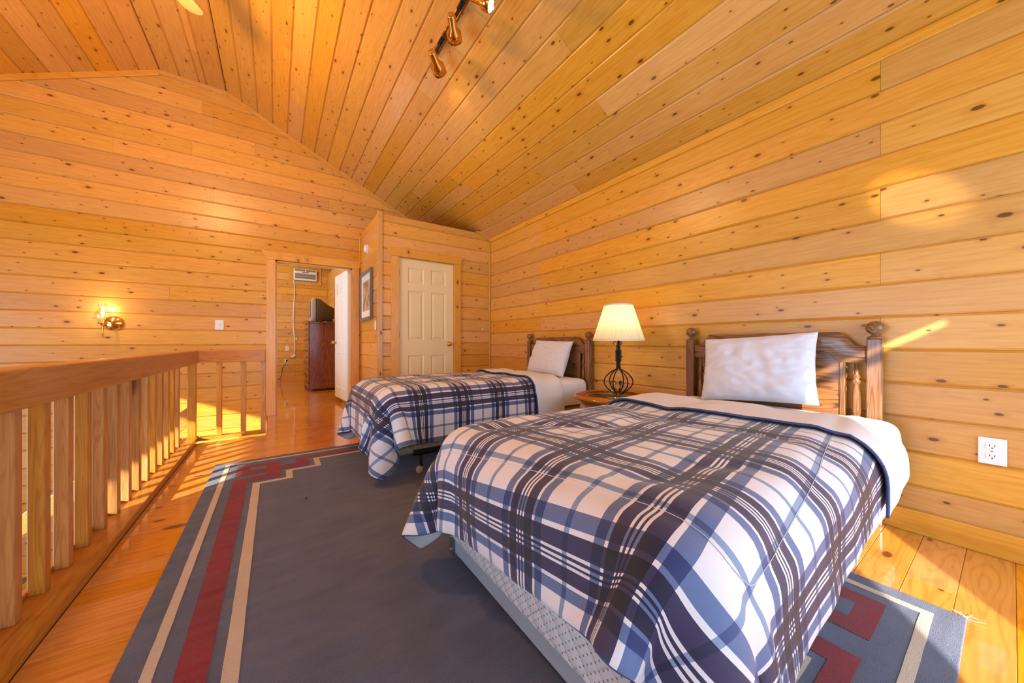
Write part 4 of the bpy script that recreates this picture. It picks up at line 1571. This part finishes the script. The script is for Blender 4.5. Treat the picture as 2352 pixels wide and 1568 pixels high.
# ceiling fan -------------------------------------------------------------------
FX, FY, FZ = -.79, 2.98, 3.45
fan = empty('ceiling_fan', (FX, FY, RIDGE_Z), 'ceiling fan with pale wooden blades hanging from the ridge', 'ceiling fan')
MB().lathe([(.0, .0), (.07, .0), (.07, -.03), (.03, -.06), (.012, -.07), (.012, -.42), (.05, -.43), (.11, -.47), (.12, -.52), (.12, -.60), (.08, -.63), (.06, -.66), (.0, -.66)], (FX, FY, RIDGE_Z), 28).build('motor_housing', M['brass'], fan, smooth=True)
M['blade'] = wood('fan_blade_wood', lin(196, 156, 96), lin(176, 132, 74), PK, 0, rough=.4, knots=False, ring=.2)
for k in range(5):
    a = math.radians(60.8) + k * 2 * math.pi / 5
    Q = Matrix.Translation(V((FX, FY, FZ))) @ Matrix.Rotation(a, 4, 'Z') @ Matrix.Rotation(.18, 4, 'X')
    poly = [(.17, -.055), (.56, -.07)]
    for i in range(9):
        an = -math.pi / 2 + math.pi * i / 8
        poly.append((.56 + .06 * math.cos(an), .07 * math.sin(an)))
    poly += [(.56, .07), (.17, .055)]
    # drop duplicates
    pl_ = []
    for p in poly:
        if not pl_ or (V(p) - V(pl_[-1])).length > 1e-4: pl_.append(p)
    b_ = MB().prism(pl_, lambda u, v, d: tuple(Q @ V((u, v, d))), -.004, .004).build('blade', M['blade'], fan)
    MB().box((.09, -.02, .003), (.24, .02, .009), .002, 1, M=Q).build('blade_iron', M['brass'], b_)
MB().lathe([(.0, -.78), (.05, -.775), (.085, -.745), (.09, -.71), (.06, -.665), (.0, -.66)], (FX, FY, RIDGE_Z), 28).build('glass_globe', M['globe'], fan, smooth=True)
point('fan_light', (FX, FY, RIDGE_Z - .86), 135, (1, .57, .24), .10)

# ------------------------------------------------------------------ next room
DX, DY0, DY1, DH = .545, 7.72, 8.74, 1.36
dr = empty('chest_of_drawers', (.8, 8.23, 0), 'tall dark stained chest of drawers with antique pulls in the next room', 'dresser')
MB().box((DX, DY0 + .01, .12), (RX - .03, DY1 - .01, DH - .03), .004).build('body', M['dresser_z'], dr)
MB().box((DX - .035, DY0 - .02, DH - .03), (RX - .025, DY1 + .02, DH), .008).build('top', M['dresser_z'], dr)
MB().box((DX - .03, DY0 - .012, .04), (RX - .026, DY1 + .012, .14), .01).build('plinth', M['dresser_z'], dr)
for y_ in (DY0 + .03, DY1 - .06):
    MB().box((DX - .028, y_ - .03, 0), (DX + .05, y_ + .06, .05), .006).build('foot', M['dresser_z'], dr)
zs = [(.16, .40), (.42, .65), (.67, .88), (.90, 1.09), (1.11, 1.31)]
for (za, zb_) in zs:
    d_ = MB().box((DX - .022, DY0 + .03, za), (DX + .0, DY1 - .03, zb_), .008).build('drawer', M['dresser_z'], dr)
    for y_ in (DY0 + .22, DY1 - .22):
        zc = (za + zb_) / 2
        pl2 = MB().box((DX - .026, y_ - .05, zc - .012), (DX - .022, y_ + .05, zc + .03), .002, 1)
        pl2.tube([(DX - .026, y_ - .04, zc + .01), (DX - .05, y_ - .04, zc + .005), (DX - .056, y_ - .02, zc - .01), (DX - .056, y_ + .02, zc - .01), (DX - .05, y_ + .04, zc + .005), (DX - .026, y_ + .04, zc + .01)], .006, 6)
        pl2.build('pull', M['antique'], d_, smooth=True, angle=40)

tv = empty('television', (.75, 8.15, DH), 'boxy silver and grey tube television on the chest of drawers', 'television')
ty0, ty1 = 7.80, 8.42
z0 = DH + .002

def tvsec(x, y0, y1, za, zb_):
    return [(x, y0, za), (x, y1, za), (x, y1, zb_), (x, y0, zb_)]
def loft(secs):
    q = bmesh.new()
    rg = [[q.verts.new(p) for p in s] for s in secs]
    for A, B in zip(rg, rg[1:]):
        for i in range(4):
            q.faces.new([A[i], A[(i + 1) % 4], B[(i + 1) % 4], B[i]])
    q.faces.new(rg[0][::-1]); q.faces.new(rg[-1])
    bmesh.ops.recalc_face_normals(q, faces=q.faces[:])
    es = [e for e in q.edges if e.calc_face_angle(0) > .7]
    bmesh.ops.bevel(q, geom=es, offset=.012, segments=2, profile=.5, affect='EDGES')
    m_ = MB(); m_._merge(q); return m_
loft([tvsec(.575, ty0 + .01, ty1 - .01, z0, z0 + .44), tvsec(.60, ty0 - .005, ty1 + .005, z0, z0 + .47), tvsec(.66, ty0, ty1, z0, z0 + .47)]).build('front_bezel', M['tvgrey'], tv, smooth=True, angle=35)
loft([tvsec(.66, ty0 + .004, ty1 - .004, z0 + .004, z0 + .465), tvsec(.74, ty0 + .01, ty1 - .01, z0 + .01, z0 + .45), tvsec(.86, ty0 + .06, ty1 - .06, z0 + .04, z0 + .36), tvsec(1.0, ty0 + .12, ty1 - .12, z0 + .08, z0 + .29)]).build('rear_case', M['tvdark'], tv, smooth=True, angle=35)
MB().box((.566, ty0 + .05, z0 + .09), (.578, ty1 - .05, z0 + .42), .006).build('screen', M['screen'], tv)
MB().box((.68, ty0 + .0, z0 + .13), (.705, ty0 + .008, z0 + .14)).build('badge', M['dark'], tv)
MB().box((.84, 7.735, z0 + .0), (.95, 7.795, z0 + .05), .006).build('cable_box', M['dark'], label='small black cable box on the chest of drawers behind the television', cat='cable box')
MB().tube([(DX - .05, DY0 + .01, DH - .02), (DX - .09, DY0 - .02, DH - .05), (DX - .12, DY0 + .02, DH - .03), (DX - .06, DY0 + .05, DH + .008), (DX + .02, DY0 + .06, DH + .006)], .004, 6).build('loose_cable', M['dark'], smooth=True, label='loose black cable hanging over the edge of the chest of drawers', cat='cable')

ac = empty('air_conditioner', (.6, RB, 2.45), 'white through-wall air conditioner in a pine frame in the next room', 'air conditioner')
ax0, ax1, az0, az1 = .345, .85, 2.468, 2.755
f = MB()
for nm, pl3 in (('b', [(ax0 - .085, az0 - .09), (ax1 + .1, az0 - .09), (ax1, az0), (ax0, az0)]), ('t', [(ax0 - .085, az1 + .09), (ax1 + .1, az1 + .09), (ax1, az1), (ax0, az1)]), ('l', [(ax0 - .085, az0 - .09), (ax0, az0), (ax0, az1), (ax0 - .085, az1 + .09)]), ('r', [(ax1 + .1, az0 - .09), (ax1, az0), (ax1, az1), (ax1 + .1, az1 + .09)])):
    MB().prism(pl3, lambda u, v, d: (u, d, v), RB - .022, RB, .002).build('frame_board', M['pine_x'] if nm in 'bt' else M['pine_z'], ac)
MB().box((ax0 + .012, RB - .12, az0 + .01), (ax1 - .005, RB - .002, az1 - .01), .012).build('case', M['white'], ac)
MB().box((ax0 + .04, RB - .124, az0 + .04), (ax1 - .03, RB - .118, az1 - .12), .003).build('intake_grille', M['acgrille'], ac)
for k in range(8):
    z_ = az0 + .05 + k * .0145
    MB().box((ax0 + .045, RB - .127, z_), (ax1 - .035, RB - .123, z_ + .005)).build('slat', M['white'] if k % 4 == 3 else M['acgrille'], ac)
MB().box((ax0 + .035, RB - .126, az1 - .07), (ax0 + .25, RB - .118, az1 - .025), .003).build('vent', M['acgrille'], ac)
MB().box((ax0 + .27, RB - .126, az1 - .07), (ax1 - .03, RB - .118, az1 - .025), .003).build('vent', M['acgrille'], ac)
MB().box((ax0 + .19, RB - .126, az1 - .10), (ax0 + .33, RB - .119, az1 - .085)).build('badge', M['dark'], ac)
pts = [(ax0 + .02, RB - .06, az0)]
for i in range(1, 15):
    t = i / 14
    pts.append((ax0 + .02 + .012 * math.sin(t * 9) + .07 * max(0, t - .75), RB - .03, az0 - 1.78 * t))
MB().tube(pts, .011, 8).box((.40, RB - .045, 1.02), (.43, RB - .015, 1.06), .004).build('power_cord', M['white'], ac, smooth=True, label='long white power cord')
Qp = Matrix.Translation(V((pts[-1][0] - .03, RB - .035, pts[-1][2] - .06))) @ Matrix.Rotation(.9, 4, 'Y')
MB().box((-.03, -.02, -.05), (.03, .02, .05), .01, M=Qp).build('plug', M['ivory'], ac, label='bulky white safety plug')
MB().box((.455, RB - .032, .62), (.53, RB - .0305, .71)).build('warning_tag', M['orangepaper'], ac, label='orange paper tag')
# lamp added out of view to brighten the next room
cfx = empty('added_ceiling_fixture', (-.9, 7.2, 3.3), 'round flush ceiling light added unseen to brighten the next room', 'ceiling light')
MB().lathe([(.0, .0), (.17, .0), (.17, -.03), (.15, -.035), (.0, -.035)], (-.9, 7.2, roof_z(-.9) - .02), 30).build('pan', M['brass'], cfx, smooth=True)
MB().lathe([(.0, -.12), (.07, -.11), (.13, -.075), (.15, -.036)], (-.9, 7.2, roof_z(-.9) - .02), 30).build('diffuser', M['globe'], cfx, smooth=True)
point('bedroom_fill_light', (-.9, 7.2, 3.3), 170, (1, .82, .58), .15)
